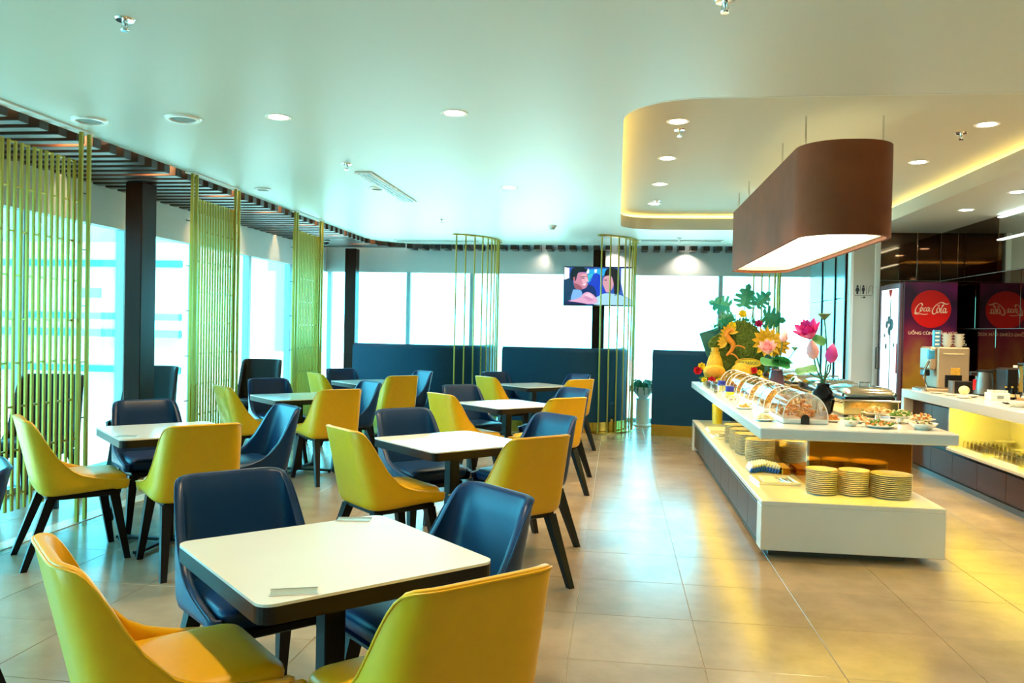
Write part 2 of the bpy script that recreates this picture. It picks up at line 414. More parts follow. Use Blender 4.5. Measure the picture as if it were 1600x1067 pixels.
def walls():
    # window wall on the left: header, mullions, glass
    wl = struct('wall_left', MB().box(XW-.12, XW, -2.6, YB+.1, 2.45, 3.16), M['headerpaint'])
    obj('sill', MB().box(XW-.12, XW, -2.6, YB, -.1, .05), M['mull'], wl)
    ys = [-2.5, -.76, .69, 2.14, 3.59, 5.04, 6.49, 7.94, 9.39, 10.84, 12.29, 13.75]
    for i in range(len(ys)-1):
        wn = struct('window_%d' % (i+1), MB().box(XW-.065, XW-.055, ys[i], ys[i+1], .05, 2.45), M['glass'])
        obj('mullion', MB().box(XW-.11, XW-.01, ys[i]-.035, ys[i]+.035, .05, 2.45, .004), M['mull'], wn)
    # back wall
    wb = struct('wall_back', MB().box(XW-.12, XM+.1, YB, YB+.12, 2.45, 3.16), M['headerpaint'])
    obj('sill', MB().box(XW, 3.1, YB, YB+.12, -.1, .05), M['mull'], wb)
    xs = [-5.05, -3.62, -2.5, -.32, 1.68, 3.05]
    for i in range(len(xs)-1):
        wn = struct('window_%d' % (i+20), MB().box(xs[i], xs[i+1], YB+.055, YB+.065, .05, 2.45), M['glass'])
        obj('mullion', MB().box(xs[i]-.035, xs[i]+.035, YB+.01, YB+.11, .05, 2.45, .004), M['mull'], wn)
    # right part of the back wall: wood panels with a painted bluish sheen, then the sign pillar
    wr = struct('wall_right', MB().box(3.10, 3.25, 11.6, YB, 0, CZ), M['wallpaint'])
    pan = [(11.62, 12.12), (12.16, 12.86), (12.90, 13.7)]
    for a, b in pan:
        obj('panel', MB().box(3.075, 3.10, a, b, .1, 2.02, .004), M['sheenpanel'], wr)
        obj('panel', MB().box(3.075, 3.10, a, b, 2.03, CZ, .004), M['sheenpanel'], wr)
    for y in (11.60, 12.14, 12.88): obj('trim', MB().box(3.06, 3.10, y-.018, y+.018, 0, CZ), M['column'], wr)
    pl = struct('wall_pillar', MB().box(3.13, 3.40, 11.45, 11.8, 0, CZ, .004), M['wallpaint'])
    obj('edge_trim', MB().box(3.40, 3.47, 11.44, 11.8, 0, CZ, .004), M['whitemat'], pl)
    obj('edge_trim', MB().box(3.09, 3.13, 11.44, 11.6, 0, CZ, .004), M['whitemat'], pl)
    # mirror walls behind the bar and beside the fridge
    wm = struct('wall_mirror', MB().box(XM+.012, XM+.14, -2.6, 11.6, 0, CZ), M['wallpaint'])
    rows = [(0.0, .9), (.9, 1.62), (1.62, 2.26), (2.26, CZ)]
    for r, (z0, z1) in enumerate(rows):
        y = 11.5
        off = 0.55 if r % 2 else 1.1
        first = True
        while y > -2.5:
            y2 = max(-2.5, y-(off if first else 1.1)); first = False
            silver = (r == 3 and y <= 9.9)
            obj('mirror_panel', MB().box(XM, XM+.012, y2+.003, y-.003, z0+.003, z1-.003, .004), M['silver'] if silver else M['mirror'], wm)
            y = y2
    wd = struct('wall_bar', MB().box(3.47, XM+.1, 11.51, 11.65, 0, CZ), M['wallpaint'])
    for r, (z0, z1) in enumerate(rows):
        c = (3.74, 3.95)[r % 2]
        for a, b in ((3.475, c), (c, XM)):
            obj('mirror_panel', MB().box(a+.003, b-.003, 11.498, 11.51, z0+.003, z1-.003, .004), M['mirror'], wd)
    struct('wall_rear', MB().box(XW-.1, XM+.1, -2.72, -2.6, 0, 3.16), M['wallpaint'])
    # threshold strip under the screens
    struct('trim_1', MB().box(-4.06, -3.92, -2.5, 13.0, -.011, .006, .002), M['marble'])
walls()
def columns():
    for k, (x0, x1, y0, y1) in enumerate([(-4.66, -4.49, 7.21, 7.46), (-4.64, -4.45, 13.44, 13.64), (-.42, -.22, 13.46, 13.66), (-4.66, -4.49, 2.3, 2.55)]):
        struct('trim_%d' % (k+2), MB().box(x0, x1, y0, y1, 0, CZ-.075, .006), M['column'])
columns()
def outside():
    struct('ground', MB().box(-140, 90, -60, 160, -4.2, -4.0), M['concrete'])
    b = thing('terminal_building', 'white airport building with teal glazing bands outside the left windows', 'building', (-46, 46, -4))
    obj('wall', MB().box(-26, 20, 0, 12, 0, 10.3), M['extwall'], b)
    for z0, z1 in ((4.55, 5.0), (5.6, 6.0), (8.8, 9.2), (2.4, 2.8)):
        obj('glazing_band', MB().box(-26, 20, -.1, .1, z0, z1), M['extband'], b)
    for k, x in enumerate((-16.5, -9, -1.5, 6, 13.2)):
        obj('window', MB().box(x, x+1.6, -.08, .1, 6.9, 7.5), M['extband'], b)
outside()

# ------------------------------------------------------------------ lamps
def spot(loc, watts, col=WARM, angle=110, blend=.7, parent=None, size=.05):
    l = bpy.data.lights.new('bulb', 'SPOT'); l.energy = watts; l.color = col; l.spot_size = R(angle); l.spot_blend = blend; l.shadow_soft_size = size
    o = bpy.data.objects.new('bulb', l); COL.objects.link(o); o.location = loc
    if parent: o.parent = parent
    return o
def downlights():
    ring = MB().lathe([(.062, 0), (.085, -.004), (.09, 0), (.09, .004), (.062, .004)], 24).mesh('trim_ring', True)
    lens = MB().lathe([(0.0, .002), (.064, .002), (.064, .006), (0, .006)], 24).mesh('lens')
    rows = [(-1.085, 5.23, CZ, 'in the flat ceiling above the near middle tables', 1), (-2.302, 5.27, CZ, 'left of the pair above the near tables', 1),
            (-1.089, 7.99, CZ, 'in the flat ceiling above the third middle table', 1),
            (.42, 6.3, 3.1, 'nearest of the four left ones in the ceiling recess', 1), (.42, 7.62, 3.1, 'second of the four left ones in the recess', 1), (.42, 8.95, 3.1, 'third of the four left ones in the recess', 1), (.42, 10.3, 3.1, 'farthest of the four left ones in the recess', 1),
            (2.70, 6.5, 3.1, 'nearest in the recess right of the brown pendant', 1), (2.69, 7.86, 3.1, 'second in the recess right of the brown pendant', 1),
            (3.735, 8.29, CZ, 'nearer one in the ceiling strip above the bar', 1), (3.735, 9.44, CZ, 'farther one in the ceiling strip above the bar', 1),
            (-1.1, 2.4, CZ, 'above the nearest table, beyond the top of the picture', 1), (1.5, 2.4, CZ, 'above the open floor, beyond the top of the picture', 1), (3.2, 2.8, CZ, 'near the right wall, beyond the top of the picture', 1), (1.4, -.6, CZ, 'behind the viewpoint, right', 1), (-1.6, -.6, CZ, 'behind the viewpoint, left', 1), (3.735, 5.8, CZ, 'above the near end of the bar, outside the picture', 1)]
    for x, y, z, lab, on in rows:
        t = thing('downlight', 'round recessed ceiling downlight '+lab, 'downlight', (x, y, z), 0, 'ceiling downlights')
        a = obj('trim_ring', ring, M['whitemat'], t); b = obj('lens', lens, M['lampdisc'], t, loc=(0, 0, -.004))
        spot((0, 0, -.03), DOWN_W, parent=t)
downlights()
def slat_spots():
    k = 0
    sp = MB().lathe([(0, -.05), (.035, -.05), (.04, 0), (.04, .04), (0, .04)], 14).mesh('slat_spotlight', True)
    pl = [(-4.22, -2.4+.196*(n_+.5)) for n_ in (29, 35, 41, 47, 53, 59, 65, 71, 77)] + [(x, 13.62) for x in (-3.5, -2.35, -1.2, -.06, 1.1, 2.2)]
    for x, y in pl:
        lab = 'small spotlight between the ceiling slats, %s along the %s' % (NUM[k] if k < 9 else NUM[k-9], 'left window side' if k < 9 else 'back wall')
        t = thing('spotlight', lab, 'spotlight', (x, y, 3.06), 0, 'spotlights in the slats'); k += 1
        obj('housing', sp, M['blackmetal'], t)
        obj('lens', MB().lathe([(0, -.052), (.03, -.052), (.03, -.049), (0, -.049)], 12), M['lampdisc'], t)
        if k < 10:
            l = bpy.data.lights.new('bulb', 'POINT'); l.energy = 10; l.color = (1., .62, .28); l.shadow_soft_size = .025
            o = bpy.data.objects.new('bulb', l); COL.objects.link(o); o.location = (0, 0, -.125); o.parent = t
        else: spot((0, 0, -.20), 9, (1., .84, .68), 150, .9, t, .02)
slat_spots()
def ceiling_bits():
    gr = MB().lathe([(0, -.004), (.085, -.004), (.088, .001)], 24).mesh('grille', True)
    rg = MB().lathe([(.088, 0), (.092, -.014), (.116, -.012), (.124, .002), (.088, .002)], 28).mesh('rim', True)
    for x, y, lab in ((-2.987, 5.267, 'round grey ceiling speaker between downlight and window slats'), (-3.69, 5.28, 'round pale ceiling disc beside the nearest golden screen'), (-3.67, 8.04, 'small round ceiling disc above the second golden screen'), (-2.44, 8.015, 'small round ceiling disc beside the linear air vent')):
        t = thing('ceiling_speaker', lab, 'speaker', (x, y, CZ), 0, 'round ceiling discs')
        obj('grille', gr, M['greyplastic2'] if y < 6 and x > -3.3 else M['whitemat'], t); obj('rim', rg, M['rimwhite'], t)
        if y > 6: t.scale = (.7, .7, 1)
    for x, y, z, lab in ((-2.296, 3.53, CZ, 'chrome fire sprinkler on the ceiling nearest the viewer'), (-2.35, 6.81, CZ, 'fire sprinkler in front of the linear air vent'), (-2.286, 10.34, CZ, 'far fire sprinkler above the window row of tables'),
                         (.417, 3.52, CZ, 'fire sprinkler at the top edge above the recess'), (.45, 6.55, 3.1, 'fire sprinkler by the nearest left recess downlight'), (.44, 10.05, 3.1, 'fire sprinkler by the farthest left recess downlight'), (2.62, 6.75, 3.1, 'fire sprinkler by the nearest right recess downlight'), (.88, 12.28, CZ, 'fire sprinkler near the back wall, right of the television')):
        t = thing('sprinkler', lab, 'sprinkler', (x, y, z), 0, 'ceiling sprinklers')
        obj('rosette', MB().lathe([(0, -.004), (.04, -.008), (.045, 0), (0, 0)], 20), M['chrome'], t, True)
        obj('head', MB().lathe([(0, -.055), (.018, -.055), (.02, -.05), (.006, -.045), (.006, -.03), (.012, -.02), (.012, 0)], 12).tube([(-.012, 0, -.02), (-.016, 0, -.035), (-.004, 0, -.05)], .002, 6).tube([(.012, 0, -.02), (.016, 0, -.035), (.004, 0, -.05)], .002, 6), M['chrome'], t, True)
    t = thing('smoke_detector', 'round smoke detector on the ceiling between the two curved screens', 'detector', (-.9, 10.94, CZ))
    obj('base', MB().lathe([(0, -.02), (.055, -.02), (.062, 0), (0, 0)], 20), M['whitemat'], t, True)
    obj('sensor', MB().lathe([(0, -.055), (.03, -.053), (.042, -.04), (.042, -.02), (0, -.02)], 20), M['grey'], t, True)
    for x0, x1, y0, y1, lab in ((-2.40, -2.24, 7.16, 8.84, 'long white slotted air vent in the ceiling left of centre'), (.3, 1.55, 12.52, 12.66, 'white slotted air vent near the back wall, right'), (-3.6, -2.2, 12.75, 12.9, 'white slotted air vent near the back wall, left')):
        t = thing('air_vent', lab, 'air vent', ((x0+x1)/2, (y0+y1)/2, CZ), 0, 'slotted ceiling vents'); a = (x1-x0)/2; b = (y1-y0)/2
        obj('frame', MB().box(-a, a, -b, b, -.012, 0, .003), M['whitemat'], t)
        for k in (-1, 0, 1):
            if b > a: q = MB().box(k*a*.5-.012, k*a*.5+.012, -b+.03, b-.03, -.0135, -.011)
            else: q = MB().box(-a+.03, a-.03, k*b*.5-.01, k*b*.5+.01, -.0135, -.011)
            obj('slot', q, M['blackmetal'], t)
    t = thing('security_camera', 'small white dome camera under the slats in the far left corner', 'camera', (-4.55, 12.3, CZ-.075))
    obj('mount', MB().lathe([(0, -.02), (.05, -.02), (.055, 0), (0, 0)], 16), M['whitemat'], t, True)
    obj('dome', MB().ball((0, 0, -.03), .042, .042, .04), M['darkplastic'], t, True)
    for z, lab in ((2.875, 'white light strip at the top of the mirror wall'), (2.62, 'white light strip lower on the mirror wall')):
        tag(obj('light_strip', MB().box(XM-.03, XM-.001, 5.5, 9.82, z-.006, z+.006, .002), M['whiteled']), lab, 'light', 'light strips on the mirror wall')
ceiling_bits()

# ------------------------------------------------------------------ golden screens
def straight_screen():
    t = thing('golden_screen', 'nearest golden slatted floor to ceiling screen by the left windows', 'screen', (-3.98, 4.60, 0), 0, 'straight golden screens')
    W = .92; n = 17
    bar = MB().box(-.0085, .0085, -.0085, .0085, .22, 2.68, .0015).mesh('bar'); bar.materials.append(M['goldpaint'])
    post = MB().box(-.013, .013, -.011, .011, .0065, CZ-.001, .002).mesh('post'); post.materials.append(M['goldpaint'])
    ys = [.0+.04+i*(W-.08)/(n-1) for i in range(n)]
    for i, y in enumerate(ys): obj('bar', bar, None, t, loc=(0, y, 0))
    for y in (.0-.01, .07, W-.07, W+.01): obj('post', post, None, t, loc=(.035, y, 0))
    gap = ys[1]-ys[0]; sm_ = MB().box(-.006, .006, -gap/2+.006, gap/2-.006, -.007, .007, .002).mesh('connector'); sm_.materials.append(M['gold'])
    for r in range(9):
        z = 2.67-r*.2925
        for i in range(n-1):
            if (i+r) % 2 == 0: obj('connector', sm_, None, t, loc=(0, (ys[i]+ys[i+1])/2, z))
    obj('head_rail', MB().box(-.03, .06, -.03, W+.03, CZ-.012, CZ, .002), M['whitemat'], t)
    # tie rods between outer post and panel
    tie = MB()
    for r in range(6):
        z = 2.45-r*.42; tie.box(-.004, .004, W-.02, W+.05, z-.004, z+.004)
        tie.box(-.004, .004, -.05, .02, z-.004, z+.004)
    obj('tie', tie, M['blackmetal'], t)['kind'] = 'stuff'
    remember(t)
    dup(t, (-3.98, 7.15, 0), label='second golden slatted screen, behind the first window table', group='straight golden screens')
    dup(t, (-3.98, 9.58, 0), label='farthest straight golden screen, near the far left corner', group='straight golden screens')
    dup(t, (-3.98, 2.29, 0), label='golden slatted screen left of the viewpoint, outside the picture', group='straight golden screens')
    t.scale = (1, 1.125, 1)
straight_screen()
def curved_screen():
    t = thing('curved_screen', 'curved row of thin golden rods at the left end of the banquettes', 'screen', (-2.85, 12.75, 0), 0, 'curved golden rod screens')
    r = .96; a0, a1 = -62, 12
    for nm, z0, z1 in (('base_plate', 0, .02), ('top_plate', CZ-.02, CZ)):
        obj(nm, bandmb(arc(0, 0, r, a0-3, a1+3, 18), .09, z0, z1), M['gold'], t)
    rod = MB().lathe([(.011, .02), (.011, CZ-.02)], 10).mesh('rod', True); rod.materials.append(M['goldpaint'])
    for a in (-62, -53, -43.5, -34, -26.5, -20, -13.5, -7, -.5, 6, 12):
        a = R(a); obj('rod', rod, None, t, loc=(r*cos(a), r*sin(a), 0))
    remember(t)
    dup(t, (-.70, 12.74, 0), label='curved row of thin golden rods in front of the television', group='curved golden rod screens')
    dup(t, (1.45, 12.74, 0), label='curved row of thin golden rods behind the flower display and pendant', group='curved golden rod screens')
curved_screen()
def banquettes():
    H = 1.17; t = .16
    specs = [('left navy high-backed banquette with gold plinth by the back windows', [(-3.98, 12.05), (-3.4, 11.98)]+arc(-2.85, 12.75, .80, -90, 0, 10)+[(-2.05, 13.2)]),
             ('middle navy high-backed banquette with gold plinth below the television', [(-1.68, 12.02), (-1.2, 11.95)]+arc(-.70, 12.74, .79, -90, 0, 10)+[(.09, 13.2)]),
             ('right navy high-backed banquette with gold plinth behind the buffet', [(.53, 12.08), (.9, 12.0)]+arc(1.45, 12.74, .79, -90, 0, 10)+[(2.24, 13.2)])]
    for lab, path in specs:
        b = thing('banquette', lab, 'sofa', (0, 0, 0), 0, 'navy banquettes')
        obj('backrest', bandmb(path, t, .16, H), M['navy'], b, True)
        obj('top_roll', MB().tube([(p[0], p[1], H) for p in path], t/2*.98, 10), M['navy'], b, True)
        obj('plinth', bandmb(path, t-.02, 0, .16), M['goldbase'], b, True)
        x0 = path[0][0]+.15; x1 = path[-1][0]-.1
        obj('seat', MB().box(x0, x1, 12.12, 12.68, .2, .46, .04), M['navy'], b)
        obj('seat_base', MB().box(x0+.03, x1-.03, 12.14, 12.62, 0, .2), M['goldbase'], b)
banquettes()

# ------------------------------------------------------------------ tables and chairs
TABLES = dict(
    a1=(-.90, 2.53, 'nearest table'), a2=(-1.046, 5.187, 'second middle table'), a3=(-1.056, 7.90, 'third middle table'), a4=(-1.09, 10.70, 'farthest middle table'),
    b1=(-3.017, 5.187, 'nearest window table'), b2=(-3.23, 8.0, 'second window table'), b3=(-3.235, 10.42, 'farthest window table'), b0=(-3.15, 2.50, 'table beyond the left edge'))
ADJ = {('a1', 'bl'): (.60, .03, .7), ('a1', 'br'): (.40, .01, .5), ('a1', 'fr'): (.56, .01, -.5), ('a1', 'fl'): (.52, 0, 0), ('a2', 'fl'): (.51, .01, 0), ('a2', 'fr'): (.61, .02, 0), ('a2', 'bl'): (.56, -.10, -.8), ('a2', 'br'): (.61, -.01, 0),
       ('a3', 'fl'): (.53, .03, 0), ('a3', 'fr'): (.63, .01, 0), ('a3', 'bl'): (.59, -.01, 0), ('a3', 'br'): (.62, -.01, 0), ('a4', 'fl'): (.52, .01, 0), ('a4', 'fr'): (.64, .03, .9), ('a4', 'bl'): (.60, 0, 0), ('a4', 'br'): (.60, .04, .4),
       ('b1', 'fl'): (.59, .01, 0), ('b1', 'fr'): (.61, -.02, -.9), ('b1', 'bl'): (.59, -.05, 0), ('b1', 'br'): (.57, -.01, 0), ('b2', 'fl'): (.52, .02, .7), ('b2', 'fr'): (.60, .05, 0), ('b2', 'bl'): (.60, 0, -.9), ('b2', 'br'): (.57, .02, 1.4),
       ('b3', 'fl'): (.50, 0, 0), ('b3', 'fr'): (.60, .01, 0), ('b3', 'bl'): (.60, 0, 0), ('b3', 'br'): (.58, .01, 0)}
TT = .77      # table height
def table_proto():
    t = thing('dining_table', 'square white table with dark edge and pedestal, nearest table', 'table', (0, 0, 0), R(45), 'white square tables')
    s = .38
    obj('tabletop', MB().prism(rrect(-s, s, -s, s, .045, 6), TT-.008, TT), M['tabletop'], t)
    obj('edge_band', MB().prism(rrect(-s, s, -s, s, .045, 6), TT-.055, TT-.008), M['tableedge'], t)
    obj('mounting_plate', MB().box(-.2, .2, -.2, .2, TT-.067, TT-.055), M['blackmetal'], t)
    obj('pedestal', MB().box(-.036, .036, -.036, .036, .03, TT-.067, .004), M['blackmetal'], t)
    for k in range(4):
        a = R(45+90*k); m = Matrix.Rotation(a, 4, 'Z')
        ft = MB().box(.0, .36, -.025, .025, .014, .034, .004, m)
        o = obj('foot_bar', ft, M['blackmetal'], t)
        obj('glide', MB().lathe([(0, 0), (.016, 0), (.016, .014), (0, .014)], 10, (.34*cos(a), .34*sin(a), 0)), M['blackmetal'], o)
    remember(t); return t
tp = table_proto()
for i, (k, (x, y, d)) in enumerate(TABLES.items()):
    lab = 'white square table on a black pedestal, ' + d
    if i == 0: tp.location = (x, y, 0); tp['label'] = lab
    else: dup(tp, (x, y, 0), label=lab)
def stickers():
    for x, y, a, lab in ((-.86, 2.12, 20, 'flat silver sign plate on the near corner of the nearest table'), (-.97, 2.96, 8, 'flat silver sign plate on the far corner of the nearest table'), (-3.07, 4.80, 10, 'flat silver sign plate on the nearest window table')):
        t = thing('table_plate', lab, 'sign plate', (x, y, TT), R(a), 'sign plates on tables')
        obj('plate', MB().box(-.062, .062, -.028, .028, 0, .002, .0006), M['sticker'], t)
        obj('rim', MB().box(-.065, .065, .025, .028, .0, .004).box(-.065, .065, -.028, -.025, .0, .004), M['chrome'], t)
stickers()
def lerp_tab(tab, x):
    for (a, va), (b, vb) in zip(tab, tab[1:]):
        if x >= b:
            t = (x-a)/(b-a); t = t*t*(3-2*t) if False else t
            return va+(vb-va)*t
    return tab[-1][1]
def chair_proto(color, name, W=.262, D0=.29, top=.905, zb=.435, lean=.11, tabh=None, narrow=.08, cushion=True, YR=-.20):
    tab = tabh or [(.31, .502), (.20, .516), (.11, .533), (.04, .558), (-.015, .600), (-.055, .665), (-.085, .740), (-.11, .815), (-.132, .866), (-.152, .890), (-.175, .900), (-.21, .905)]
    t = thing(name, '', 'chair')
    # plan curve of the shell at seat level
    pts = [(W-.035, D0+.008), (W-.012, D0)]
    for i in range(16): pts.append((W, D0-.02-(D0-.02)*i/16))
    for i in range(15):
        a = pi/2*i/14; e = 2/3.4
        pts.append((.09+(W-.09)*cos(a)**e, YR*sin(a)**e))
    half = pts; full = half + [(x, YR) for x in (.045, 0, -.045)] + [(-x, y) for x, y in half[::-1]]
    n = len(full)
    nor = []
    for i in range(n):
        a = Vector(full[max(0, i-1)]); b = Vector(full[min(n-1, i+1)]); d = (b-a).normalized(); nor.append(Vector((d.y, -d.x)))
    # outward normal check
    if nor[0].x < 0: nor = [-q for q in nor]
    def place(x, y, z):
        k = max(0, (z-zb)/(top-zb)); kk = max(0, (z-.50)/(top-.50))
        return (x*(1-narrow*kk), y-lean*k*(1 if y < .0 else max(0, 1-y/.2)), z)
    th = .034; prof = []; vs = []; fs = []; rim = []
    rows = None
    for i, (x, y) in enumerate(full):
        h = lerp_tab(tab, y); nx, ny = nor[i]; col = []
        q_ = .25 if (i < 6 or i > n-7) else 1.
        dz = -.012+.024*max(0, min(1, (y+.2)/.45))
        for z, ins in ((zb+dz, .05), (zb+dz+.006, .024), (zb+dz+.022, .006), (zb+dz*.5+.045, 0)): col.append(place(x-nx*ins*q_, y-ny*ins*q_, min(z, h-.02)))
        for q in range(1, 8):
            z = zb+.045+(h-.010-zb-.045)*q/7; col.append(place(x, y, z))
        col.append(place(x-nx*.006, y-ny*.006, h-.002)); col.append(place(x-nx*th*.5, y-ny*th*.5, h)); col.append(place(x-nx*(th-.006), y-ny*(th-.006), h-.004))
        for q in range(6):
            z = h-.014-(h-.014-zb-.04)*q/5; col.append(place(x-nx*th, y-ny*th, z))
        vs += col; k = len(col); rim.append(place(x+nx*.001, y+ny*.001, h-.008))
    for i in range(n-1):
        for q in range(k-1): fs.append((i*k+q, (i+1)*k+q, (i+1)*k+q+1, i*k+q+1))
    fs.append(tuple(range(k))); fs.append(tuple((n-1)*k+q for q in range(k))[::-1])
    fs.append(tuple(i*k for i in range(n))); 
    b = MB().add(vs, fs)
    obj('shell', b, M[color], t, True)
    obj('piping', MB().tube(rim[::1], .0035, 6), M[color], t, True)
    # seat cushion
    if cushion:
        rings = []
        for z, s, dz in ((.455, .93, 0), (.47, .985, 0), (.50, 1.0, 0), (.518, .985, 0), (.530, .93, 0), (.537, .8, 0), (.541, .5, 0)):
            rings.append([((p[0])*s, .045+(p[1]-.045)*s, z) for p in rrect(-W+.036, W-.036, -.145, D0+.004, .06, 5)])
        vs = [p for r_ in rings for p in r_]; m_ = len(rings[0]); fs = []
        for a in range(len(rings)-1):
            for i in range(m_): fs.append((a*m_+i, a*m_+(i+1) % m_, (a+1)*m_+(i+1) % m_, (a+1)*m_+i))
        fs += [tuple(range(m_))[::-1], tuple(range((len(rings)-1)*m_, len(rings)*m_))]
        obj('seat', MB().add(vs, fs), M[color], t, True)
    obj('seat_frame', MB().box(-.20, .20, -.16, .25, .40, .435, .006), M['black'], t)
    for sx in (-1, 1):
        for sy, ft, tp_ in ((1, (.232, .288), (.185, .215)), (-1, (.228, -.283), (.18, -.135))):
            a = .029; c = .018; vs = []
            for (cx, cy, z, s) in ((ft[0]*sx, ft[1], 0, c), (tp_[0]*sx, tp_[1], .415, a)):
                vs += [(cx-s, cy-s, z), (cx+s, cy-s, z), (cx+s, cy+s, z), (cx-s, cy+s, z)]
            obj('leg', MB().add(vs, [(3, 2, 1, 0), (4, 5, 6, 7), (0, 1, 5, 4), (1, 2, 6, 5), (2, 3, 7, 6), (3, 0, 4, 7)]), M['black'], t)
    remember(t); return t
PROTO = {'yellow': chair_proto('yellow', 'dining_chair'), 'blue': chair_proto('blue', 'dining_chair')}
USED = set()
SIDE = {'fl': ((-1, -1), 'near left'), 'fr': ((1, -1), 'near right'), 'bl': ((-1, 1), 'far left'), 'br': ((1, 1), 'far right')}
def chair(tk, side, color, r=.70, lat=0., turn=0.):
    x, y, d = TABLES[tk]; (ux, uy), nm = SIDE[side]; ux /= math.sqrt(2); uy /= math.sqrt(2)
    px, py = x+ux*r-uy*lat, y+uy*r+ux*lat
    rz = math.atan2(ux, -uy)+R(turn)
    lab = '%s leather dining chair, %s side of the %s' % ('mustard yellow' if color == 'yellow' else 'navy blue', nm, d)
    grp = 'mustard yellow dining chairs' if color == 'yellow' else 'navy dining chairs'
    p = PROTO[color]
    if color not in USED:
        USED.add(color); p.location = (px, py, 0); p.rotation_euler = (0, 0, rz); p['label'] = lab; p['group'] = grp
    else: dup(p, (px, py, 0), rz, lab, grp)
for tk in ('a1', 'a2', 'a3', 'a4', 'b1', 'b2', 'b3'):
    for sd in ('fl', 'fr', 'bl', 'br'):
        r_, l_, t_ = ADJ[tk, sd]
        chair(tk, sd, 'yellow' if sd[0] == 'f' else 'blue', r_, l_, t_)
chair('b0', 'br', 'blue', .57)
def lounge_chairs():
    p = chair_proto('brownleather', 'lounge_chair', W=.27, top=1.04, lean=.12, narrow=.03,
                    tabh=[(.31, .50), (.08, .52), (.0, .60), (-.05, .80), (-.10, 1.0), (-.14, 1.035), (-.21, 1.04)])
    p['label'] = 'dark high-backed chair behind the nearest golden screen'; p['group'] = 'dark high-backed chairs by the windows'
    p.location = (-4.70, 6.15, 0); p.rotation_euler = (0, 0, R(196))
    dup(p, (-4.80, 7.80, 0), R(190), 'dark high-backed chair behind the walnut column by the window')
    dup(p, (-4.62, 10.05, 0), R(190), 'dark brown high-backed chair beyond the second golden screen')
lounge_chairs()

# ------------------------------------------------------------------ pendant over the buffet
def pendant():
    x0, x1, y0, y1, z0, z1 = 1.27, 1.94, 5.92, 9.75, 2.21, 2.87
    t = thing('pendant_lamp', 'long brown fabric pendant lamp with rounded ends over the buffet', 'lamp', ((x0+x1)/2, (y0+y1)/2, z0))
    a = (x1-x0)/2; b = (y1-y0)/2; r = .30
    o = rrect(-a, a, -b, b, r, 14); q = rrect(-a+.03, a-.03, -b+.03, b-.03, r-.03, 14); n = len(o)
    def ring(po, pi_, z0, z1):
        vs = [(p[0], p[1], z) for z in (z0, z1) for p in po+pi_]; fs = []
        for i in range(n):
            j = (i+1) % n
            fs += [(i, j, 2*n+j, 2*n+i), (n+i, 3*n+i, 3*n+j, n+j), (i, n+i, n+j, j), (2*n+i, 2*n+j, 3*n+j, 3*n+i)]
        return MB().add(vs, fs)
    obj('shade', ring(o, q, 0, z1-z0), M['pendant'], t, True)
    q2 = rrect(-a+.0305, a-.0305, -b+.0305, b-.0305, r-.0305, 14); q3 = rrect(-a+.04, a-.04, -b+.04, b-.04, r-.04, 14)
    obj('lining', ring(q2, q3, .03, .12), M['cream'], t, True)
    di = obj('diffuser', MB().prism(q3, .075, .085), M['diffuser'], t)
    obj('diffuser_joint', MB().box(.10, .106, -b+.06, b-.06, .0735, .075).box(-a+.06, a-.06, -.003, .003, .0735, .075), M['shadowgap'], t)
    obj('top_diffuser', MB().prism(q2, z1-z0-.05, z1-z0-.04), emit('pendant_uplight', (1., .80, .36), .4), t, label='dim warm panel facing the ceiling')
    for y in (6.2, 7.05, 8.8, 9.5):
        for x in (1.335, 1.875):
            obj('rod', MB().lathe([(.007, z1-z0-.03), (.007, 3.10-z0)], 10, (x-(x0+x1)/2, y-(y0+y1)/2, 0)), M['steel'], t, True)
pendant()

# ------------------------------------------------------------------ the buffet island
IX0, IX1, IY0, IY1 = .985, 2.16, 5.63, 10.70
SZ = .878; BZ = .383
def island():
    t = thing('buffet_island', 'white two-level buffet island with brown doors and bronze mirrored core', 'counter', (0, 0, 0))
    obj('plinth', MB().box(IX0+.07, IX1-.22, IY0+.10, IY1-.1, 0, .05), M['plinth'], t)
    obj('lower_shelf', MB().box(IX0, IX1, IY0, IY1, BZ-.035, BZ, .004), M['white'], t)
    obj('end_panel', MB().box(IX0, IX1, IY0, IY0+.16, .05, BZ-.035, .004), M['white'], t)
    obj('end_panel', MB().box(IX0, IX1, IY1-.12, IY1, .0, BZ-.035, .004), M['white'], t)
    obj('carcass', MB().box(IX0+.05, IX1-.05, IY0+.16, IY1-.12, .05, BZ-.036), M['shadowgap'], t)
    n = 9; L = (IY1-.12-IY0-.16)/n
    for i in range(n):
        y = IY0+.16+i*L
        for x0, x1 in ((IX0+.022, IX0+.05), (IX1-.05, IX1-.022)):
            d = obj('door', MB().box(x0, x1, y+.003, y+L-.003, .055, BZ-.075, .002), M['doors'], t)
            h = x0+.004 if x0 < 1.5 else x1-.004
            obj('grip_rail', MB().box(h-.003, h+.003, y+.003, y+L-.003, BZ-.074, BZ-.066), M['shadowgap'], d)
    obj('core', MB().box(1.42, 2.14, 6.22, 10.4, BZ, .795, .003), M['core'], t)
    obj('core_corner', MB().box(1.405, 1.42, 6.21, 6.235, BZ, .795), M['steel'], t)
    obj('worktop', MB().box(.958, 2.215, 5.595, 10.66, .80, SZ, .008), M['white'], t)
    obj('led_strip', MB().box(1.06, 1.10, 5.85, 10.4, .792, .7995), M['led'], t, label='warm yellow strip light under the counter edge')
    obj('led_strip', MB().box(1.15, 2.1, 5.72, 5.75, .792, .7995), emit('front_led', (1., .70, .02), 14.), t, label='warm yellow strip light under the counter edge')
island()

